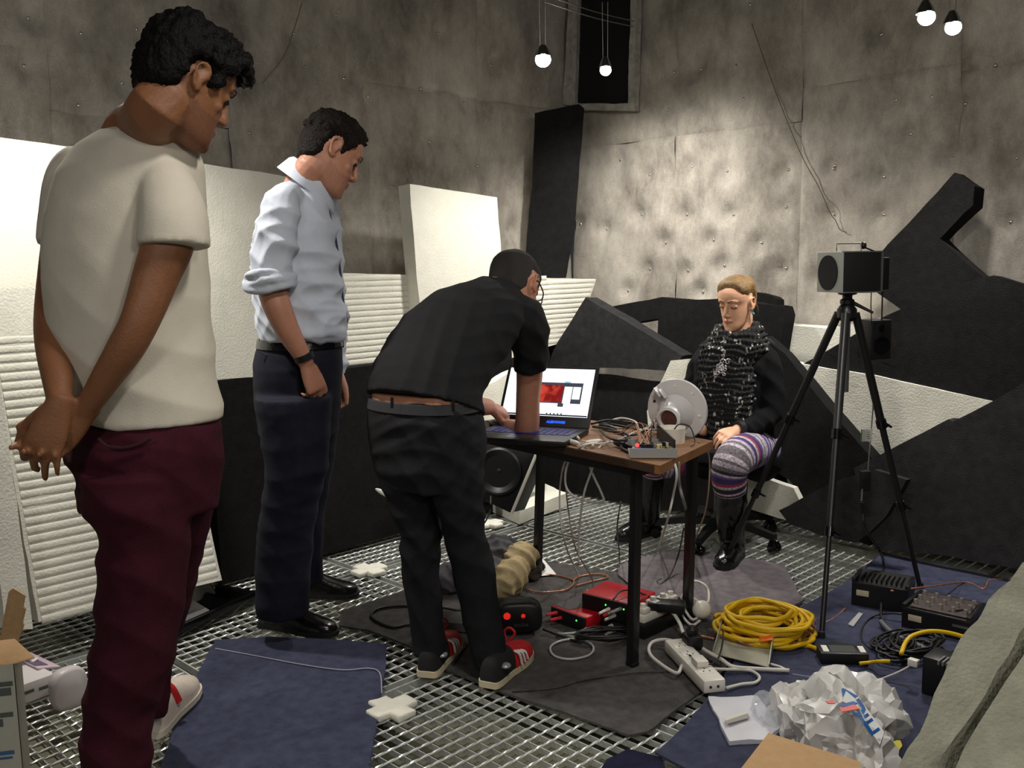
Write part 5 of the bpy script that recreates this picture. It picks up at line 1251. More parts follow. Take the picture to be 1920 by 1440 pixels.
part('rear_panel', MB().obox(Q(dB + .018, wB / 2, hB / 2 - .008), e1, e2, Z, (.036, wB - .01, hB - .03), .003), M_blk, t)
p_ = Q(dB + .03, .03, 0)
cable('cable', [Q(dB + .02, .02, .0), Q(dB + .02, .02, -.06), Q(dB + .02, .02, -.12)], .003, M_bcab, 'black cord hanging under the white-fronted loudspeaker, rear of two', 'cable', 'cords below the tripod loudspeaker')
cable('cable', [Q(dB - .04, .0, .0), Q(dB - .04, 0.0, -.05), Q(dB - .035, 0, -.12)], .002, M_bcab, 'thin black cord hanging under the white-fronted loudspeaker, front of two', 'cable', 'cords below the tripod loudspeaker')
hc_ = DP(1639, 636, 3.66); t = thing('small_loudspeaker', hc_ - Z * .08, 'small black loudspeaker hung by cords under the one on the tripod', 'loudspeaker')
hb_ = (DP(1639, 600, 3.66) - DP(1639, 674, 3.66)).length; wv_ = (DP(1660, 600, 3.66) - DP(1617, 600, 3.66)).length
part('cabinet', MB().obox(hc_, Vector((1, 0.25, 0)), Vector((-.25, 1, 0)), Z, (wv_, .09, hb_), .004), M_blk, t)
nf = Vector((.25, -1, 0)).normalized()
part('cone', MB().lathe([(.030, .002), (.034, .006), (.030, .006), (.012, .001), (0, .003)], hc_ - Z * .02 + nf * .045, nf, 24), M_blkg, t)
part('tweeter', MB().lathe([(.0, .004), (.010, .003), (.014, .002)], hc_ + Z * .045 + nf * .045, nf, 16), M_blkg, t)
# cord with tag and inline box between the tripod legs
W = lambda x, y, d=0: DP(x, y, 3.80 + d)
cable('cable', [W(1638, 700), W(1637, 760), W(1634, 800), W(1630, 850), W(1627, 890)], .0028, mat('grey_cable', (120, 118, 116)), 'thin grey cord hanging between the tripod legs with a tag on it', 'cable')
t = thing('cord_tag', W(1622, 815, -.012), 'green and white paper tag on the cord between the tripod legs', 'tag')
tg = part('paper', MB().obox(W(1626, 816, -.010), (1, .2, 0), (0, 0, 1), (.2, -1, 0), (.045, .050, .001)), mat('tag_white', (206, 206, 196), rough=.8), t)
part('green_field', MB().obox(W(1618, 816, -.0115), (1, .2, 0), (0, 0, 1), (.2, -1, 0), (.018, .049, .001)), mat('tag_green', (70, 150, 60), rough=.8), tg)
for k in range(4): part('print_line', MB().obox(W(1628 + (k % 2), 810 + k * 4, -.0117), (1, .2, 0), (0, 0, 1), (.2, -1, 0), (.012, .002, .0006)), M_grey, tg)
t = thing('inline_switch', W(1622, 930), 'black inline box on the cord hanging behind the tripod', 'adapter')
part('case', MB().obox(W(1622, 902), (1, .2, 0), (0, 0, 1), (.2, -1, 0), (.04, .085, .025), .004), M_blk, t); part('light_strip', MB().obox(W(1616, 928, -.014), (1, .2, 0), (.05, 0, 1), (.2, -1, 0), (.006, .05, .003)), M_alu, t, 'pale'); part('plug', MB().tube([W(1617, 942), W(1617, 962)], [.010, .006], 8), M_blk, t)
cable('cable', [W(1618, 960), W(1622, 990), (1648, 1030, .05), (1656, 1050, .03), (1655, 1080, .03), (1647, 1105, .05), (1652, 1130, .05), (1654, 1160, .04), (1680, 1190, .03), (1700, 1200, .03)], .0045, M_bcab, 'black cable running from the inline box over the blue carpet to the black boxes', 'cable')

# ------------------------------------------------------------------ black effect boxes with knobs
def effect_box(l0, l1, back, h, label, knobs, z0=.02):
    l0, l1 = G(*l0, z0), G(*l1, z0); e = (l1 - l0).normalized(); n = Vector((-e.y, e.x, 0)); L = (l1 - l0).length
    t = thing('stage_box', (l0 + l1) / 2 + n * back / 2, label, 'audio box', 'black audio boxes on the blue carpet')
    q = lambda a, b, z: l0 + e * a + n * b + Z * z
    part('case', MB().prism([q(0, 0, 0), q(0, .0, h), q(0, back, h * 1.25), q(0, back, 0)], e * L), M_blk, t)
    part('top_rail', MB().obox(q(L / 2, .006, h), e, n, Z, (L, .014, .012), .002).obox(q(.006, back / 2, h * 1.12), e, n, Z, (.014, back, .02), .002).obox(q(L - .006, back / 2, h * 1.12), e, n, Z, (.014, back, .02), .002), mat('satin_black', (28, 28, 30), rough=.3), t)
    part('name_plate', MB().obox(q(L * .2, -.002, h * .62), e, n, Z, (.045, .003, .022), .001), mat('plate_cream', (196, 184, 160), rough=.5), t, 'cream')
    return t, q, L
t, q, L = effect_box((1596, 1134), (1702, 1152), .13, .085, 'left black audio box on the blue carpet, without knobs', False)
for k in range(9): part('vent_rib', MB().obox(q(.03 + k * (L - .06) / 8, .07, .098), (q(1, 0, 0) - q(0, 0, 0)), (q(0, 1, 0) - q(0, 0, 0)), Z, (.006, .09, .008)), M_blkg, t)
t, q, L = effect_box((1690, 1176), (1818, 1206), .18, .07, 'right black audio box with rows of pale knobs beside the leaning wool', True)
M_kn = mat('chrome_knob', (196, 190, 184), rough=.25, metal=.8)
part('deck', MB().prism([q(.02, .02, .075), q(L - .02, .02, .075), q(L - .02, .165, .086), q(.02, .165, .086)], Z * .003), mat('brown_deck', (58, 46, 44), rough=.5), t)
for i in range(3):
    for j in range(5): part('knob', MB().lathe([(0, .0), (.009, 0), (.007, .016), (0, .017)], q(.03 + j * (L - .06) / 4, .05 + i * .045, .080 + i * .003), Z, 12), M_kn, t, smooth=60)
part('label_strip', MB().obox(q(L * .86, -.002, .05), (q(1, 0, 0) - q(0, 0, 0)), (q(0, 1, 0) - q(0, 0, 0)), Z, (.05, .003, .008)), M_alu, t)
pl = MB().prism([G(x, y, .022) for x, y in ((1590, 1172), (1600, 1176), (1618, 1152), (1610, 1150))], Z * .004); single('metal_strip', pl, mat('strip_pale', (206, 206, 206), rough=.3, metal=.5), 'short bright metal strip in front of the left black audio box', 'strip')

# ------------------------------------------------------------------ cables at the right
def coil(c, rx, ry, turns, r, m, label, seed, z0=.02, group=None, spread=.035, rot=0):
    rr = np.random.default_rng(seed); P = []; n = turns * 14
    for i in range(n):
        a = 2 * math.pi * i / 14; w = 1 + rr.normal() * .04 + .15 * math.sin(i * .13 + seed) - .10 * (i / n)
        p = Vector((math.cos(a) * rx * w, math.sin(a) * ry * w, 0)); p.rotate(Matrix.Rotation(rot, 3, 'Z'))
        P.append(c + p + Vector((rr.normal() * .005 + spread * math.sin(i * .045 + 1), rr.normal() * .005 + spread * math.cos(i * .06), z0 + r + (i / n) * turns * r * .8 + .012 * abs(math.sin(a * .5 + i * .07)))))
    return P
cy = G(1432, 1186, .03)
t = thing('cable_coil', G(1432, 1186, .02), 'coiled yellow cable with an orange tag on the carpet edge', 'cable')
P = coil(cy - Z * .03, .135, .128, 15, .0075, M_yel, '', 4, z0=.004, spread=.022)
P += [G(1500, 1205, .03), G(1520, 1212, .03), G(1545, 1222, .035), G(1565, 1227, .045)]
part('cable', MB().tube(P, .0075, 8, 3), M_yel, t, smooth=180)
part('cable_end', MB().tube([G(1340, 1156, .03), G(1352, 1152, .03), G(1375, 1165, .05), G(1395, 1180, .07)], .0075, 8, 4), M_yel, t, smooth=180)
og = MB().prism([G(1420, 1183, .075), G(1446, 1182, .085), G(1449, 1200, .075), G(1426, 1203, .065)], Z * .001); part('tag', og, mat('orange_tag', (240, 112, 30), rough=.6), t, 'orange')
P = coil(cy + Vector((.0, .03, -.03)), .165, .14, 3, .003, M_copper, '', 9, z0=.02, spread=.03)
cable('speaker_wire', P + [G(1530, 1160, .02), G(1550, 1166, .02), G(1575, 1150, .02), G(1585, 1140, .03)], .0032, M_copper, 'clear copper speaker wire tangled over the yellow coil', 'cable', n=3)
cable('speaker_wire', [G(1670, 1108, .10), G(1740, 1100, .10), G(1800, 1092, .03), G(1822, 1094, .02), G(1845, 1104, .02), G(1855, 1088, .02), G(1880, 1086, .02)], .0035, M_copper, 'copper wire running across the blue carpet behind the black audio boxes', 'cable')
cable('speaker_wire', [G(960, 1094, .02), G(1000, 1080, .02), G(1035, 1078, .02), G(1075, 1088, .02), G(1060, 1106, .02), G(1010, 1110, .02), G(985, 1104, .02)], .0035, M_copper, 'copper wire looped on the grey carpet beside the white paper', 'cable', 'copper wires under the table')
cable('speaker_wire', [G(1075, 1088, .02), G(1090, 1080, .02), G(1120, 1076, .02), G(1140, 1082, .02), G(1110, 1090, .02), G(1080, 1098, .02)], .0035, M_copper, 'short bright copper wire behind the red audio box', 'cable', 'copper wires under the table')
cable('speaker_wire', [G(1290, 1188, .02), G(1310, 1192, .02), G(1340, 1198, .02)], .0045, M_copper, 'short copper wire at the beige metal cover\'s corner', 'cable')
c0 = G(1583, 1246, .02); t = thing('power_adapter', c0, 'flat black power adapter at the end of the yellow cable', 'adapter')
ea = (G(1620, 1252, .02) - G(1548, 1250, .02)).normalized(); na = Vector((-ea.y, ea.x, 0))
part('case', MB().obox(c0 + na * .03 + Z * .02, ea, na, Z, (.15, .075, .04), .005), M_blk, t)
for k in (-.055, .06): part('label_patch', MB().obox(c0 + na * .03 + ea * k + Z * .0405, ea, na, Z, (.018, .05, .001)), M_wplas, t)
part('label_sheet', MB().obox(c0 + na * .03 + Z * .0405, ea, na, Z, (.08, .055, .0008)), mat('dark_label', (52, 54, 52), rough=.5), t)
t = thing('flat_plug_case', G(1582, 1218, .02), 'thin dark clear-lidded case lying behind the black power adapter', 'case')
part('case', MB().prism([G(1545, 1214, .02), G(1580, 1222, .02), G(1608, 1224, .02), G(1600, 1214, .02), G(1560, 1208, .02)], Z * .012), mat('smoky_case', (40, 46, 46), rough=.2), t)
cable('cable', [G(1612, 1244, .04), G(1632, 1242, .04), G(1650, 1240, .06), G(1668, 1240, .06)], .006, M_yel, 'short yellow cable between the power adapter and the black tangle', 'cable', 'yellow cable ends on the right')
cable('cable', [G(1690, 1226, .07), G(1698, 1205, .08), G(1712, 1192, .09), G(1742, 1184, .09), G(1775, 1186, .08), G(1812, 1196, .06), G(1850, 1210, .05)], .0075, M_yel, 'yellow cable arching into the leaning wool batt', 'cable', 'yellow cable ends on the right')
rr = np.random.default_rng(31)
P = []
for k in range(6):
    cx, cyy = rr.uniform(1672, 1712), rr.uniform(1228, 1246); q0 = G(cx, cyy, .0)
    P += coil(q0, rr.uniform(.09, .13), rr.uniform(.05, .07), 2, .004, None, '', 40 + k, z0=.016 + .007 * k, spread=.012, rot=rr.uniform(0, 1))
cable('cable', P, .004, M_bcab, 'long black cable tangled into a heap beside the power adapter', 'cable', n=3)
cable('cable', [G(1655, 1272, .03), G(1680, 1262, .05), G(1700, 1252, .07), G(1712, 1244, .09)], .003, M_wcab, 'thin pale cable end in the black tangle', 'cable')
single('plug', MB().obox(G(1713, 1242, .10), U, V, Z, (.022, .03, .022), .003), M_wplas, 'small white plug on top of the black cable tangle', 'plug')
cable('cable', [G(1818, 1144, .10), G(1780, 1146, .10), G(1730, 1156, .05), G(1680, 1150, .05), G(1640, 1154, .03), G(1620, 1172, .02), G(1614, 1194, .02), G(1626, 1212, .02), G(1650, 1222, .03)], .004, M_bcab, 'black cable making a wide bend in front of the audio boxes', 'cable')
cable('cable', [G(1650, 1168, .03), G(1680, 1192, .03), G(1720, 1204, .03), G(1770, 1196, .03)], .0035, M_bcab, 'black cable curving under the wide bend on the blue carpet', 'cable')
t = thing('stand_tube', G(1730, 1215, .02), 'grey metal stand tube lying towards the leaning wool batt', 'tube')
part('tube', MB().tube([G(1652, 1166, .04), G(1672, 1186, .035), G(1700, 1202, .035), G(1760, 1228, .04), G(1800, 1242, .04)], [.010, .011, .012, .014, .014], 10, 4), mat('tube_grey', (92, 92, 98), rough=.45, metal=.4), t)
part('collar', MB().tube([G(1757, 1226, .04), G(1764, 1230, .04)], .019, 12), M_blk, t)
t = thing('clamp_block', G(1760, 1275, .02), 'black clamp block with grey slots at the batt\'s foot', 'clamp')
part('block', MB().obox(G(1762, 1262, .08), U, V, Z, (.10, .07, .12), .008), M_blk, t)
for k in range(3): part('slot', MB().obox(G(1772, 1240, .14) + V * (k * .012 - .01), U, V, Z, (.05, .005, .012)), M_grey, t)
cable('cable', [G(1465, 1260, .02), G(1500, 1252, .02), G(1560, 1262, .02), G(1590, 1272, .02), G(1612, 1266, .02), G(1622, 1268, .02)], .0026, M_bcab, 'thin black wire lying on the blue carpet below the adapter', 'cable', 'thin wires on the blue carpet')
cable('cable', [G(1640, 1284, .02), G(1672, 1286, .02), G(1705, 1284, .02), G(1730, 1292, .02), G(1748, 1296, .02)], .003, M_bcab, 'thin black wire on the blue carpet above the yellow note', 'cable', 'thin wires on the blue carpet')
cable('cable', [G(1486, 1264, .02), G(1510, 1268, .02), G(1535, 1272, .02), G(1560, 1282, .02)], .002, mat('pale_thread', (150, 150, 165)), 'pale thread on the blue carpet by the plastic bag', 'thread')

# ------------------------------------------------------------------ power strips and plugs
c0, c1 = G(1266, 1222, .02), G(1338, 1298, .02); e = (c1 - c0).normalized(); n = Vector((-e.y, e.x, 0)); L = (c1 - c0).length + .02; c = (c0 + c1) / 2 + n * .0
t = thing('power_strip', c, 'white multi-socket power strip lying alone on the carpet edge', 'power strip')
part('case', MB().obox(c + Z * .022, e, n, Z, (L, .072, .042), .008), M_wplas, t)
M_slot = mat('socket_hole', (40, 38, 36), rough=.8)
for k in range(4):
    o = part('socket', MB().obox(c + e * (-L * .32 + k * L * .2) + Z * .0435, e, n, Z, (.044, .05, .0012), .0004), mat('socket_white', (228, 224, 214), rough=.35), t)
    for sgn, off in ((1, .010), (-1, .010), (0, -.010)): part('slot', MB().obox(c + e * (-L * .32 + k * L * .2 + off) + n * sgn * .010 + Z * .0444, e, n, Z, (.008, .003, .0008)), M_slot, o)
for s_ in (-.014, .010): part('screw_hole', MB().lathe([(0, 0), (.0045, 0), (.0045, .001), (0, .001)], c + e * (L / 2) + n * s_ + Z * .022, e, 10), M_slot, t)
part('cord', MB().tube([c - e * L * .02 - n * .036 + Z * .02, G(1268, 1262, .03), G(1232, 1240, .03), G(1217, 1222, .03), G(1222, 1205, .03), G(1245, 1199, .04), G(1270, 1204, .05)], .0055, 8, 6), M_wcab, t)
q = G(1298, 1206, .06); t = thing('power_plug', q - Z * .04, 'chunky black mains plug on the white power strip\'s far end', 'plug')
part('body', MB().obox(q + Z * .008, e, n, Z, (.07, .055, .05), .012), M_blk, t); part('collar', MB().lathe([(.018, 0), (.02, .02), (.01, .03)], q + Z * .03, Z, 14), M_blk, t)
q = G(1264, 1212, .035); t = thing('plug', q - Z * .012, 'small white plug at the far end of the lone white power strip', 'plug', 'white plugs by the power strip')
part('body', MB().obox(q + Z * .004, e, n, Z, (.05, .045, .025), .006), M_wplas, t)
q = G(1312, 1240, .075); t = thing('plug', q - Z * .012, 'flat white plug seated in the lone white power strip', 'plug', 'white plugs by the power strip')
part('body', MB().obox(q, e, n, Z, (.055, .04, .022), .006), M_wplas, t)
cable('cable', [G(1330, 1254, .06), G(1360, 1255, .04), G(1400, 1256, .03), G(1418, 1263, .03), G(1424, 1272, .03), G(1415, 1280, .03), G(1390, 1283, .03), G(1362, 1290, .035)], .005, M_wcab, 'white cable looping round to the power strip\'s right end', 'cable', 'white mains cables around the power strip')
cable('cable', [G(1245, 1142, .09), G(1262, 1150, .08), G(1275, 1170, .06), G(1285, 1192, .04), G(1320, 1218, .05), G(1352, 1236, .05), G(1375, 1250, .04), G(1420, 1254, .03), G(1480, 1257, .03)], .0065, M_wcab, 'thick white cable from the plugged strip across to the metal cover', 'cable', 'white mains cables around the power strip')
cable('cable', [G(1445, 1245, .03), G(1462, 1250, .03), G(1472, 1255, .03)], .004, M_wcab, 'short pale cable at the metal cover\'s lower corner', 'cable', 'white mains cables around the power strip')
cable('cable', [G(1356, 1182, .10), G(1354, 1210, .08), G(1345, 1236, .07), G(1328, 1246, .07), G(1306, 1236, .07), G(1292, 1228, .07)], .0028, M_bcab, 'thin black cable looped over the lone white power strip', 'cable')
# plugged strip behind the front table leg
c0, c1 = G(1196, 1178, .04), G(1262, 1148, .04); e = (c1 - c0).normalized(); n = Vector((-e.y, e.x, 0)); L = (c1 - c0).length; c = (c0 + c1) / 2
t = thing('power_strip', c - Z * .02, 'cream power strip filled with plugs on a black box behind the front table leg', 'power strip')
part('black_base', MB().obox(c - Z * .004 + n * .01, e, n, Z, (L + .03, .10, .05), .005), M_blk, t, 'black')
part('case', MB().obox(c + Z * .035, e, n, Z, (L, .055, .028), .006), M_wplas, t)
for k, (a, h) in enumerate(((-.36, .02), (-.08, .030), (.20, .026), (.42, .022))):
    part('plug', MB().obox(c + e * a * L + Z * (.05 + h / 2), e, n, Z, (.036, .046, h), .007).lathe([(.012, h), (.010, h + .012), (.0, h + .014)], c + e * a * L + Z * .05, Z, 12), M_wplas, t)
q = G(1316, 1148, .05); t = thing('plug_adapter', q - Z * .03, 'round white plug with a coiled cord by the rear table leg', 'plug')
part('body', MB().ell(q + Z * .01, (.035, .03, .034)), M_wplas, t, smooth=180)
part('cord', MB().tube([q + Z * .02, G(1328, 1128, .08), G(1328, 1108, .10), G(1320, 1096, .12), G(1305, 1090, .12), G(1288, 1094, .12), G(1284, 1120, .09), G(1282, 1138, .06), G(1300, 1162, .03), G(1318, 1140, .05), G(1300, 1122, .09), G(1284, 1126, .08), G(1278, 1150, .04), G(1296, 1172, .025), G(1312, 1164, .03)], .0048, 8, 5), M_wcab, t)
t = thing('power_adapter', G(1252, 1140, .09), 'black power brick lying between the red box and the rear table leg', 'adapter')
part('case', MB().obox(G(1250, 1136, .10), (1, -.25, 0), (.25, 1, 0), Z, (.13, .06, .035), .006), M_blk, t)
part('support', MB().obox(G(1250, 1136, .05), (1, -.25, 0), (.25, 1, 0), Z, (.10, .05, .06), .006), M_blk, t)

# beige sheet-metal cover
t = thing('metal_cover', G(1395, 1224, .02), 'beige bent sheet-metal cover lying open beside the yellow coil', 'metal cover')
M_bei = mat('beige_metal', (176, 176, 160), rough=.4, metal=.15, var=.12, vscale=18)
pl = [G(1352, 1192, .03), G(1450, 1216, .03), G(1442, 1252, .03), G(1336, 1226, .03)]
part('panel', MB().prism(pl, Z * .003), M_bei, t)
part('flange', MB().prism([pl[0], pl[3], pl[3] + Z * .012, pl[0] + Z * .055], Vector((.003, 0, 0))), M_bei, t); part('flange', MB().prism([pl[1], pl[2], pl[2] + Z * .012, pl[1] + Z * .05], Vector((-.003, 0, 0))), M_bei, t)
part('slot', MB().prism([G(1446, 1222, .034), G(1449, 1223, .034), G(1444, 1246, .034), G(1441, 1245, .034)], Z * .001), M_slot, t)

# ------------------------------------------------------------------ audio interfaces and headset under the table
def interface(fl, fr, depth, h, z0, label, knobs):
    a, b_ = G(*fl, z0), G(*fr, z0); e = (b_ - a).normalized(); n = Vector((-e.y, e.x, 0)); L = (b_ - a).length; q = lambda x, y, z: a + e * x + n * y + Z * z
    t = thing('audio_interface', (a + b_) / 2 + n * depth / 2, label, 'audio interface', 'red audio interfaces under the table')
    part('case', MB().obox(q(L / 2, depth / 2, h / 2), e, n, Z, (L, depth, h), .004), M_redbox, t)
    part('front_panel', MB().obox(q(L / 2, -.002, h / 2), e, n, Z, (L - .006, .008, h - .004), .002), M_blk, t)
    part('side_cheek', MB().obox(q(-.001, depth / 2, h / 2 - .004), e, n, Z, (.006, depth - .01, h - .008)), M_blk, t)
    return t, q, L, e, n
M_redbox = mat('red_enamel', (176, 16, 30), rough=.4, var=.1, vscale=30)
t, q, L, e, n = interface((1092, 1148), (1186, 1172), .16, .075, .052, 'upper and larger red-topped audio interface behind the front table leg', 6)
part('lower_unit', MB().obox(q(L / 2 + .02, .06, -.024), e, n, Z, (L - .02, .13, .040), .004), M_blk, t, 'black')
for k, (x, z, c_) in enumerate(((.055, .040, WHITE), (.075, .034, REDS), (.085, .022, WHITE), (.07, -.018, WHITE), (.085, -.032, WHITE), (.10, .045, M_grey), (.115, .052, M_grey))):
    part('jack_plug', MB().tube([q(L * .35 + x * .8, -.004, z), q(L * .35 + x * .8 - .012, -.05, z - .006)], [.007, .005], 8), c_, t)
for x in (.045, .12): part('signal_light', MB().ell(q(L * .28 + x, -.006, .052), .003), mat('green_led', (60, 255, 60), emit=(80, 255, 60), estr=3), t, 'green', smooth=180)
t, q, L, e, n = interface((1034, 1160), (1100, 1184), .15, .05, .02, 'lower small red audio interface left of the larger one', 2)
part('top_plate', MB().prism([q(.004, .01, .0505), q(L * .45, .01, .0505), q(L * .7, .14, .0505), q(.004, .14, .0505)], Z * .001), mat('dark_grey_plate', (66, 64, 66), rough=.5), t, 'dark grey')
for x, z in ((.035, .034), (.055, .020)): part('jack_plug', MB().tube([q(x, -.004, z), q(x - .02, -.04, z - .005)], [.007, .0055], 8), REDS, t, 'red')
part('signal_light', MB().ell(q(L * .75, -.006, .03), .003), mat('green_led', (60, 255, 60)), t, 'green', smooth=180)
P = coil(G(1130, 1208, .0), .10, .05, 3, .0045, None, '', 5, z0=.02, spread=.012)
cable('cable', P, .0045, M_bcab, 'black cable coiled in front of the red audio interfaces', 'cable', n=3)
cable('cable', [G(1125, 1100, .06), G(1122, 1140, .05), G(1096, 1180, .03), G(1060, 1188, .03), G(1048, 1188, .02), G(1090, 1198, .02), G(1112, 1212, .02), G(1105, 1228, .02), G(1070, 1236, .02), G(1040, 1230, .02), G(1032, 1214, .02), G(1050, 1202, .02), G(1085, 1196, .02)], .0042, mat('clear_cable', (176, 176, 170), rough=.2), 'pale clear-jacketed cable looped on the grey carpet before the red box', 'cable')
cable('cable', [G(1150, 1124, .135), G(1165, 1108, .15), G(1190, 1108, .14), G(1222, 1120, .12)], .003, M_bcab, 'thin black cable arching over the red audio interface', 'cable')
# headset
c = G(975, 1190, .02); e = (G(1018, 1186, .02) - G(932, 1190, .02)).normalized(); n = Vector((-e.y, e.x, 0))
t = thing('vr_headset', c, 'black virtual-reality headset with two red glints standing on the grey carpet', 'headset')
wd = (G(1018, 1186, .02) - G(932, 1190, .02)).length
b = MB().loft([[c + n * (y + .0) + e * (a_ * math.copysign(abs(math.cos(k)) ** .5, math.cos(k))) + Z * (.058 + b_ * math.copysign(abs(math.sin(k)) ** .55, math.sin(k))) for k in np.linspace(0, 2 * math.pi, 28, endpoint=False)] for y, a_, b_ in ((-.005, wd * .40, .044), (.0, wd * .47, .052), (.012, wd * .5, .056), (.05, wd * .5, .057), (.085, wd * .46, .050))])
part('visor', b, M_blk, t, smooth=50)
part('face_pad', MB().loft([[c + n * y + e * (a_ * math.cos(k)) + Z * (.058 + b_ * math.sin(k)) for k in np.linspace(0, 2 * math.pi, 24, endpoint=False)] for y, a_, b_ in ((.084, wd * .42, .046), (.12, wd * .40, .043))]), mat('foam_black', (24, 24, 25), rough=.95), t)
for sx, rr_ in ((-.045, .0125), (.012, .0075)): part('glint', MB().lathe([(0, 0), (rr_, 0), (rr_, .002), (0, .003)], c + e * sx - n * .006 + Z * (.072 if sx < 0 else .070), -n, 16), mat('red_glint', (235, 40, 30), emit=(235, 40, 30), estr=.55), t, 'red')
lettering('oculus', .020, c + e * .004 - n * .0065 + Z * .038, e, Z, mat('grey_letter', (52, 52, 54), rough=.5), t)
part('strap', MB().tube([c + n * .08 - e * wd * .45 + Z * .07, c + n * .14 - e * wd * .8 + Z * .05, c + n * .20 - e * wd * .7 + Z * .03, c + n * .2 + Z * .02], .010, 8, 5, flat=.4), M_blk, t)
cable('cable', [G(930, 1160, .03), G(880, 1150, .03), G(820, 1138, .02), G(760, 1136, .02), G(715, 1140, .02), G(697, 1150, .02), G(702, 1162, .02), G(735, 1176, .02), G(760, 1172, .02), G(800, 1168, .02)], .0048, M_bcab, 'black headset cable looped beside the bending man\'s left foot', 'cable')
b = MB().prism([G(832, 1160, .02), G(880, 1162, .02), G(880, 1186, .02), G(835, 1182, .02)], Z * .03); single('flat_box', b, mat('box_grey', (84, 82, 80), rough=.6), 'small flat grey box between the bending man\'s feet', 'box')
cable('cable', [G(1018, 1180, .03), G(1060, 1196, .02), G(1090, 1205, .02)], .004, M_bcab, 'black cable between the headset and the red audio interfaces', 'cable')
cable('cable', [G(878, 1205, .02), G(862, 1225, .02), G(850, 1246, .02)], .003, M_bcab, 'thin black cable between the two red trainers', 'cable')

# ------------------------------------------------------------------ clothes, paper and floor speaker under the table
def heap(name, lumps, m, label, cat, seed, amp=.010, voxel=.008):
    b = MB()
    for (x, y, z, rx, ry, rz, rot) in lumps: b.ell(G(x, y, z), (rx, ry, rz), Matrix.Rotation(R_(rot), 3, 'Z') @ Matrix.Rotation(R_(10), 3, 'Y'))
    a = np.array(b.v); loc = Vector((a[:, 0].mean(), a[:, 1].mean(), .012))
    fn = folds(amp, [((1, .3, .4), 50, 1), ((.2, 1, .6), 60, .8), ((.6, -.6, .5), 90, .5)], seed)
    def dp(co, no): co = fn(co, no); co[:, 2] = np.maximum(co[:, 2], .012); return co
    me = remesh(b, name, m, loc, voxel, 5, dp); o = bpy.data.objects.new(name, me); o.location = loc; link(o, loc); return tag(o, label, cat)
heap('jacket', [(900, 1075, .07, .16, .10, .08, 30), (935, 1050, .09, .13, .10, .10, 40), (850, 1085, .06, .13, .08, .06, 30), (925, 1030, .13, .07, .06, .05, 20)], mat('grey_jacket', (74, 72, 76), rough=.95, var=.3, vscale=30, bump=.3, bscale=200), 'grey crumpled jacket on the floor behind the bending man\'s legs', 'jacket', 3)
heap('canvas_bag', [(955, 1085, .075, .06, .13, .085, -28), (972, 1050, .10, .07, .10, .07, -28), (985, 1035, .12, .06, .05, .04, 0)], mat('khaki_canvas', (168, 150, 110), rough=.9, var=.25, vscale=24, bump=.3, bscale=220), 'khaki canvas bag slumped against the table\'s rear leg', 'bag', 5, .009)
heap('fur_scrap', [(994, 1072, .04, .05, .05, .035, 0), (1003, 1060, .05, .03, .04, .03, 0)], mat('dark_brown_fur', (58, 46, 38), rough=1, var=.5, vscale=50, bump=1, bscale=200), 'small dark brown fluffy scrap at the foot of the table\'s rear leg', 'scrap', 8, .012, .006)
single('paper_sheet', MB().prism([G(1000, 1082, .018), G(1043, 1077, .02), G(1020, 1050, .05), G(1004, 1042, .07), G(996, 1060, .04)], Z * .001), mat('paper', (228, 226, 222), rough=.8), 'white paper sheet propped beside the khaki bag', 'paper')
# loudspeaker with woofer leaning under the table
spn = Vector((-.30, -.93, .18)).normalized(); sc_ = DP(938, 878, 4.25); sx_ = Vector((.95, -.30, 0)).normalized(); sy_ = spn.cross(sx_).normalized(); sy_ = sy_ if sy_.z > 0 else -sy_
sx_ = (sx_ * .93 - sy_ * .36).normalized(); sy_ = spn.cross(sx_); sy_ = sy_ if sy_.z > 0 else -sy_
t = thing('floor_loudspeaker', Vector((sc_.x, sc_.y + .1, .01)), 'black floor loudspeaker with a large woofer and white edge under the table', 'loudspeaker')
Pf = lambda x, y, z=0: sc_ + sx_ * x + sy_ * y + spn * z
part('cabinet', MB().obox(Pf(0, 0, -.11), sx_, sy_, spn, (.25, .33, .22), .006), M_blk, t)
part('edge_trim', MB().obox(Pf(.128, 0, -.006), sx_, sy_, spn, (.012, .33, .014), .002), M_wplas, t, 'white')
part('woofer', MB().lathe([(.105, .0), (.108, .008), (.098, .012), (.088, .006), (.045, -.012), (.035, -.004), (0, .002)], Pf(.0, -.015, .001), spn, 36), mat('woofer_black', (30, 31, 33), rough=.35), t)

# ------------------------------------------------------------------ foreground right: envelope, bags, cardboard, note
ev = MB(); EV = [(1327, 1314, .03), (1422, 1312, .03), (1432, 1330, .03), (1462, 1372, .03), (1440, 1394, .03), (1368, 1398, .03)]
t = thing('padded_envelope', G(1395, 1350, .02), 'white plastic mailing envelope with a grey label on the blue carpet', 'envelope')
o = part('envelope', MB().prism([G(x, y, .02) for x, y, z in EV], Z * .014), mat('white_poly', (208, 208, 214), rough=.35, var=.05, vscale=20), t); edge_mesh(o.data, .03, .005, 16, 3)
part('address_label', MB().prism([G(x, y, .043) for x, y in ((1360, 1352), (1402, 1338), (1406, 1346), (1362, 1358))], Z * .001), mat('label_grey', (150, 148, 142), rough=.8), t, 'grey')
lab2 = MB().prism([G(x, y, .043) for x, y in ((1358, 1346), (1398, 1334), (1402, 1338), (1360, 1352))], Z * .001); part('address_label', lab2, mat('label_cream', (206, 202, 188), rough=.8), t)
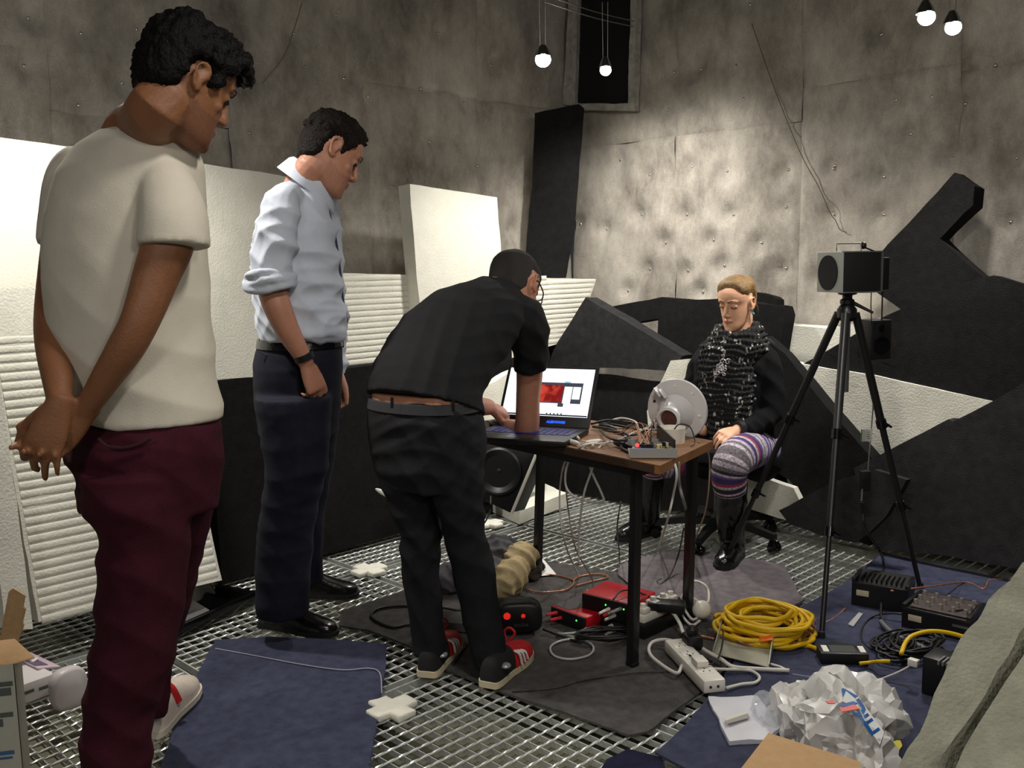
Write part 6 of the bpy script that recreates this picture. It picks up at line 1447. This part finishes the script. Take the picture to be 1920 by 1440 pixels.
def bag(name, lumps, m, label, seed, amp, zmin=.02, voxel=.009):
    b = MB()
    for (x, y, z, rx, ry, rz, rot) in lumps: b.ell(G(x, y, z), (rx, ry, rz), Matrix.Rotation(R_(rot), 3, 'Z'))
    a = np.array(b.v); loc = Vector((a[:, 0].mean(), a[:, 1].mean(), zmin))
    def dp(co, no):
        d = np.array([sum(a_ * (1 - 3.2 * abs(mnoise.noise(Vector(c_) * f_ + Vector((seed, 0, 0))))) for f_, a_ in ((9, 1.3), (21, 1.1), (48, .55))) for c_ in co])
        co = co + no * (d * amp)[:, None]; co[:, 2] = np.maximum(co[:, 2], zmin); return co
    me = remesh(b, name, m, loc, voxel, 2, dp); o = bpy.data.objects.new(name, me); o.location = loc; link(o, loc)
    dm = o.modifiers.new('d', 'DECIMATE'); dm.ratio = .13; dg = bpy.context.evaluated_depsgraph_get(); dg.update()
    m2 = bpy.data.meshes.new_from_object(o.evaluated_get(dg)); o.modifiers.clear(); o.data = m2; m2.name = name; shade(m2, 32); bpy.data.meshes.remove(me)
    return tag(o, label, 'bag')
def plastic(name, col, alpha, rough):
    m = bpy.data.materials.new(name); m.use_nodes = True; nt = m.node_tree; b = nt.nodes['Principled BSDF']; b.inputs['Base Color'].default_value = rgb(*col); b.inputs['Roughness'].default_value = rough
    b.inputs['Alpha'].default_value = alpha; b.inputs['Specular IOR Level'].default_value = .7; return m
wb = bag('carrier_bag', [(1530, 1352, .05, .10, .11, .065, 30), (1580, 1380, .07, .11, .10, .08, -20), (1500, 1325, .06, .09, .06, .05, 10), (1600, 1330, .12, .05, .13, .075, 40), (1560, 1330, .13, .06, .07, .06, 0), (1622, 1410, .07, .06, .10, .06, 10), (1585, 1298, .12, .03, .03, .04, 0)], plastic('white_bag_film', (222, 220, 216), .90, .32), 'crumpled white carrier bag with blue and red print beside the cardboard', 12, .016, voxel=.007)
_loc[wb.name] = Vector(wb.location)
M_pb = mat('print_blue', (22, 92, 158), rough=.4); M_pr = mat('print_red', (226, 110, 100), rough=.4)
face = MB().prism([G(1588, 1290, .215), G(1598, 1292, .212), G(1658, 1372, .16), G(1650, 1396, .14), G(1630, 1370, .17), G(1612, 1330, .20), G(1580, 1315, .21)], Vector((.0, .012, -.012)))
pf = part('printed_side', face, mat('bag_white', (232, 232, 232), rough=.35), wb)
e_ = (G(1654, 1374, .16) - G(1594, 1290, .215)).normalized(); n_ = Vector((-.5, -.62, .6)); n_ = (n_ - e_ * n_.dot(e_)).normalized()
for ch, k, x_, y_ in (('A', 0, 1592, 1308), ('U', 1, 1612, 1334), ('E', 2, 1625, 1350), ('L', 3, 1637, 1368)):
    lettering(ch, .056, G(x_, y_, .198 - k * .010) + n_ * .012, n_.cross(e_) * -1 if (n_.cross(e_) * -1).x > 0 else n_.cross(e_), -e_, M_pb, wb)
for (pts, m_) in ((((1576, 1322), (1600, 1316), (1608, 1320), (1580, 1328)), M_pb), (((1574, 1328), (1602, 1322), (1612, 1330), (1578, 1336)), M_pr), (((1548, 1316), (1560, 1314), (1566, 1320), (1552, 1320)), M_pr)):
    part('print_stripe', MB().prism([G(x, y, .222) for x, y in pts], Z * .002), m_, wb)
bag('clear_bag', [(1478, 1318, .045, .09, .055, .03, -10), (1455, 1338, .04, .06, .07, .025, 20), (1520, 1305, .045, .08, .03, .025, -15)], plastic('clear_film', (215, 220, 228), .38, .08), 'clear glossy plastic bag between the envelope and the carrier bag', 17, .008, .021, .008)
single('packet', MB().prism([G(1448, 1345, .03), G(1474, 1352, .03), G(1486, 1362, .03), G(1462, 1358, .03)], Z * .012), mat('yellow_packet', (206, 178, 90), rough=.5), 'small yellow packet beside the white envelope', 'packet')
single('plastic_tray', MB().prism([G(1470, 1364, .025), G(1500, 1350, .03), G(1560, 1400, .03), G(1570, 1424, .02), G(1520, 1402, .02)], Z * .02), mat('dark_grey_tray', (72, 70, 72), rough=.5), 'dark grey moulded piece under the white carrier bag', 'tray')
t = thing('cardboard_sheet', G(1490, 1430, .03), 'plain brown cardboard box top at the bottom edge of the picture', 'cardboard')
pts = [G(1441, 1374, .16), G(1612, 1428, .16), G(1640, 1530, .16), G(1320, 1530, .16)]
part('lid', MB().prism(pts, -Z * .006), M_card, t)
part('box_body', MB().prism([p + (Vector((0, 0, 0)) + (sum(pts, Vector()) / 4 - p) * .02) - Z * .007 for p in pts], -Z * .13), M_card, t)
t = thing('sticky_note', G(1674, 1410, .02), 'bright yellow note with black print on the carpet by the carrier bag', 'note')
nt_ = part('paper', MB().prism([G(1657, 1388, .022), G(1688, 1390, .022), G(1692, 1400, .022), G(1686, 1408, .022), G(1682, 1428, .022), G(1660, 1426, .022)], Z * .003), mat('note_yellow', (240, 220, 20), rough=.6), t)
part('print_mark', MB().prism([G(1670, 1402, .0255), G(1673, 1400, .0255), G(1675, 1412, .0255), G(1671, 1409, .0255)], Z * .0006), M_slot, nt_)
for k in range(4): part('print_line', MB().prism([G(1662 + k * 5, 1418, .0255), G(1665 + k * 5, 1418, .0255), G(1665 + k * 5, 1425, .0255), G(1662 + k * 5, 1425, .0255)], Z * .0006), M_grey, nt_)

# ------------------------------------------------------------------ foreground left: open carton, white product box, device, black tray
M_print = mat('carton_print', (92, 98, 92), rough=.8); M_cwhite = mat('carton_white', (196, 194, 180), rough=.75, var=.06, vscale=20)
fl, frc = DP(-60, 1330, 2.0), DP(30, 1290, 2.28)
t = thing('open_carton', G(0, 1450), 'open printed carton with raised brown flaps at the left edge', 'carton')
h = .36
a = G(45, 1478, .004); c1 = a + Vector((-.44, -.10, 0)); c2 = a + Vector((-.05, .13, 0)); c3 = c1 + (c2 - a)
top = DP(33, 1245, a.y).z
def wall_(p, q, nm='side_panel'): return part(nm, MB().prism([p, q, q + Z * (top - .004), p + Z * (top - .004)], Vector((.0, .004, 0))), M_cwhite, t)
w1 = wall_(c1, a); wall_(a, c2); wall_(c2, c3); wall_(c3, c1)
part('bottom', MB().prism([a + Z * .004, c2 + Z * .004, c3 + Z * .004, c1 + Z * .004], Z * .004), M_card, t)
At = a + Z * (top - .004); C2t = c2 + Z * (top - .004); C1t = c1 + Z * (top - .004); C3t = c3 + Z * (top - .004)
part('flap', MB().prism([C1t, At, At + Vector((.065, -.02, .022)), At + Vector((-.03, .07, .035)), C1t + Vector((.0, .07, .03))], Vector((0, .002, .003))), M_card, t)
yb = C2t.y
part('flap', MB().prism([DP(-30, 1190, yb), DP(0, 1195, yb), DP(16, 1110, yb + .05), DP(24, 1103, yb + .06), DP(47, 1117, yb + .05), DP(43, 1138, yb + .04), DP(48, 1142, yb + .04), DP(42, 1168, yb + .02), DP(45, 1172, yb + .02), DP(30, 1215, yb), DP(12, 1226, yb), DP(-30, 1222, yb)], Vector((0, .004, .001))), M_card, t)
part('packing', MB().ell((At + C3t) / 2 + Vector((-.02, .0, -.02)), (.10, .08, .05)), mat('white_packing', (235, 235, 235), rough=.6), t)
# print on the carton's long side
ex_ = (a - c1).normalized(); nx_ = Vector((ex_.y, -ex_.x, 0)); nx_ = nx_ if nx_.y < 0 else -nx_
for (dx, z, w_, h_, m_) in ((.05, .84, .09, .012, M_print), (.045, .78, .07, .020, M_print), (.05, .60, .08, .012, M_print), (.06, .54, .05, .02, M_print), (.05, .30, .07, .010, mat('carton_blue', (70, 110, 150), rough=.8)), (.045, .26, .05, .006, mat('carton_blue', (70, 110, 150)))):
    part('print', MB().obox(a - ex_ * dx + Z * (top * z) + nx_ * .0015, ex_, Z, nx_, (w_, h_, .001)), m_, w1)
lettering('HIS', .05, a - ex_ * .10 + Z * (top * .70) + nx_ * .0022, ex_, Z, M_print, w1)
# white product box with rounded device
q0, q1, q2 = G(36, 1324, .006), G(106, 1298, .006), G(88, 1222, .012)
t = thing('product_box', (q0 + q1) / 2, 'white product box with a lilac picture lid behind the open carton', 'box')
e_ = (q1 - q0).normalized(); n_ = Vector((-e_.y, e_.x, 0)); wl = (q1 - q0).length; hh = DP(34, 1282, q0.y).z
hh = .062; dd = .27
X = lambda x, y, z: q0 + e_ * x + n_ * y + Z * z
part('box', MB().obox(X(wl / 2 - .05, dd / 2, hh / 2), e_, n_, Z, (wl + .10, dd, hh), .002), mat('box_white', (214, 208, 206), rough=.5), t)
part('picture_panel', MB().obox(X(wl + .015, dd * .60, hh - .004) , (e_ * .9 - Z * .25), n_, Z, (.075, dd * .72, .006), .001), mat('lilac_frame', (206, 186, 196), rough=.4), t, 'lilac')
pp = part('picture', MB().obox(X(wl + .002, dd * .60, hh + .004), (e_ * .9 - Z * .25), n_, Z, (.042, dd * .55, .002)), mat('picture_grey', (112, 96, 116), rough=.4), t)
part('picture_shape', MB().ell(X(wl + .004, dd * .55, hh + .006), (.014, .024, .002)), mat('picture_pale', (214, 208, 216), rough=.4), pp)
for k in range(3): part('print_line', MB().obox(X(.03 + .05 * k, -.0015, hh * (.55 - .06 * (k % 2))), e_, n_, Z, (.035, .001, .010)), M_print, t)
c = G(128, 1290, .05); t = thing('charger_case', Vector((c.x, c.y, .004)), 'rounded white plastic device standing against the product box', 'device')
part('shell', MB().loft([oring(c + n_ * y, e_, Z, .055 * s_, .066 * s_, 28, 3) for y, s_ in ((-.022, .86), (-.016, .97), (0, 1), (.016, .97), (.022, .86))]), mat('shell_white', (208, 200, 200), rough=.35), t, smooth=60)
# shallow black tray
tp = [G(316, 1214, .004), G(400, 1128, .004), G(482, 1140, .004), G(388, 1214, .004)]
o_ = G(322, 1206, .0); ax_ = (G(478, 1134, .0) - o_).normalized(); ay_ = Vector((-ax_.y, ax_.x, 0)); lx = (G(478, 1134, 0) - o_).length; ly = .20
t = thing('black_tray', o_ + ax_ * lx / 2 + ay_ * ly / 2, 'glossy black shallow tray with a grey lining beside the black leather shoes', 'tray')
J = lambda x, y, z: o_ + ax_ * x + ay_ * y + Z * z
part('floor_panel', MB().obox(J(lx / 2, ly / 2, .012), ax_, ay_, Z, (lx, ly, .012)), M_blkg, t)
part('rim', MB().obox(J(lx / 2, 0, .03), ax_, ay_, Z, (lx, .022, .05), .006).obox(J(lx, ly / 2, .03), ay_, ax_, Z, (ly, .022, .05), .006).obox(J(0, ly / 2, .03), ay_, ax_, Z, (ly, .022, .05), .006), M_blkg, t)
part('back_flange', MB().prism([J(0, ly, .01), J(lx, ly, .01), J(lx, ly + .07, .10), J(0, ly + .07, .14)], Vector((0, .008, 0))), M_blkg, t)
part('lining', MB().prism([J(.012, .012, .020), J(lx * .55, .012, .020), J(lx * .62, ly, .024), J(lx * .60, ly + .062, .085), J(.012, ly + .062, .125), J(.012, ly, .022)], Z * .003), mat('lining_grey', (96, 94, 92), rough=.6), t, 'grey')
# loose scraps
single('foam_crumb', MB().ell(G(722, 926, .30), (.05, .01, .012), Matrix.Rotation(R_(30), 3, 'Y')), M_foam, 'little pale scrap on the black slab left of the jeans', 'scrap')
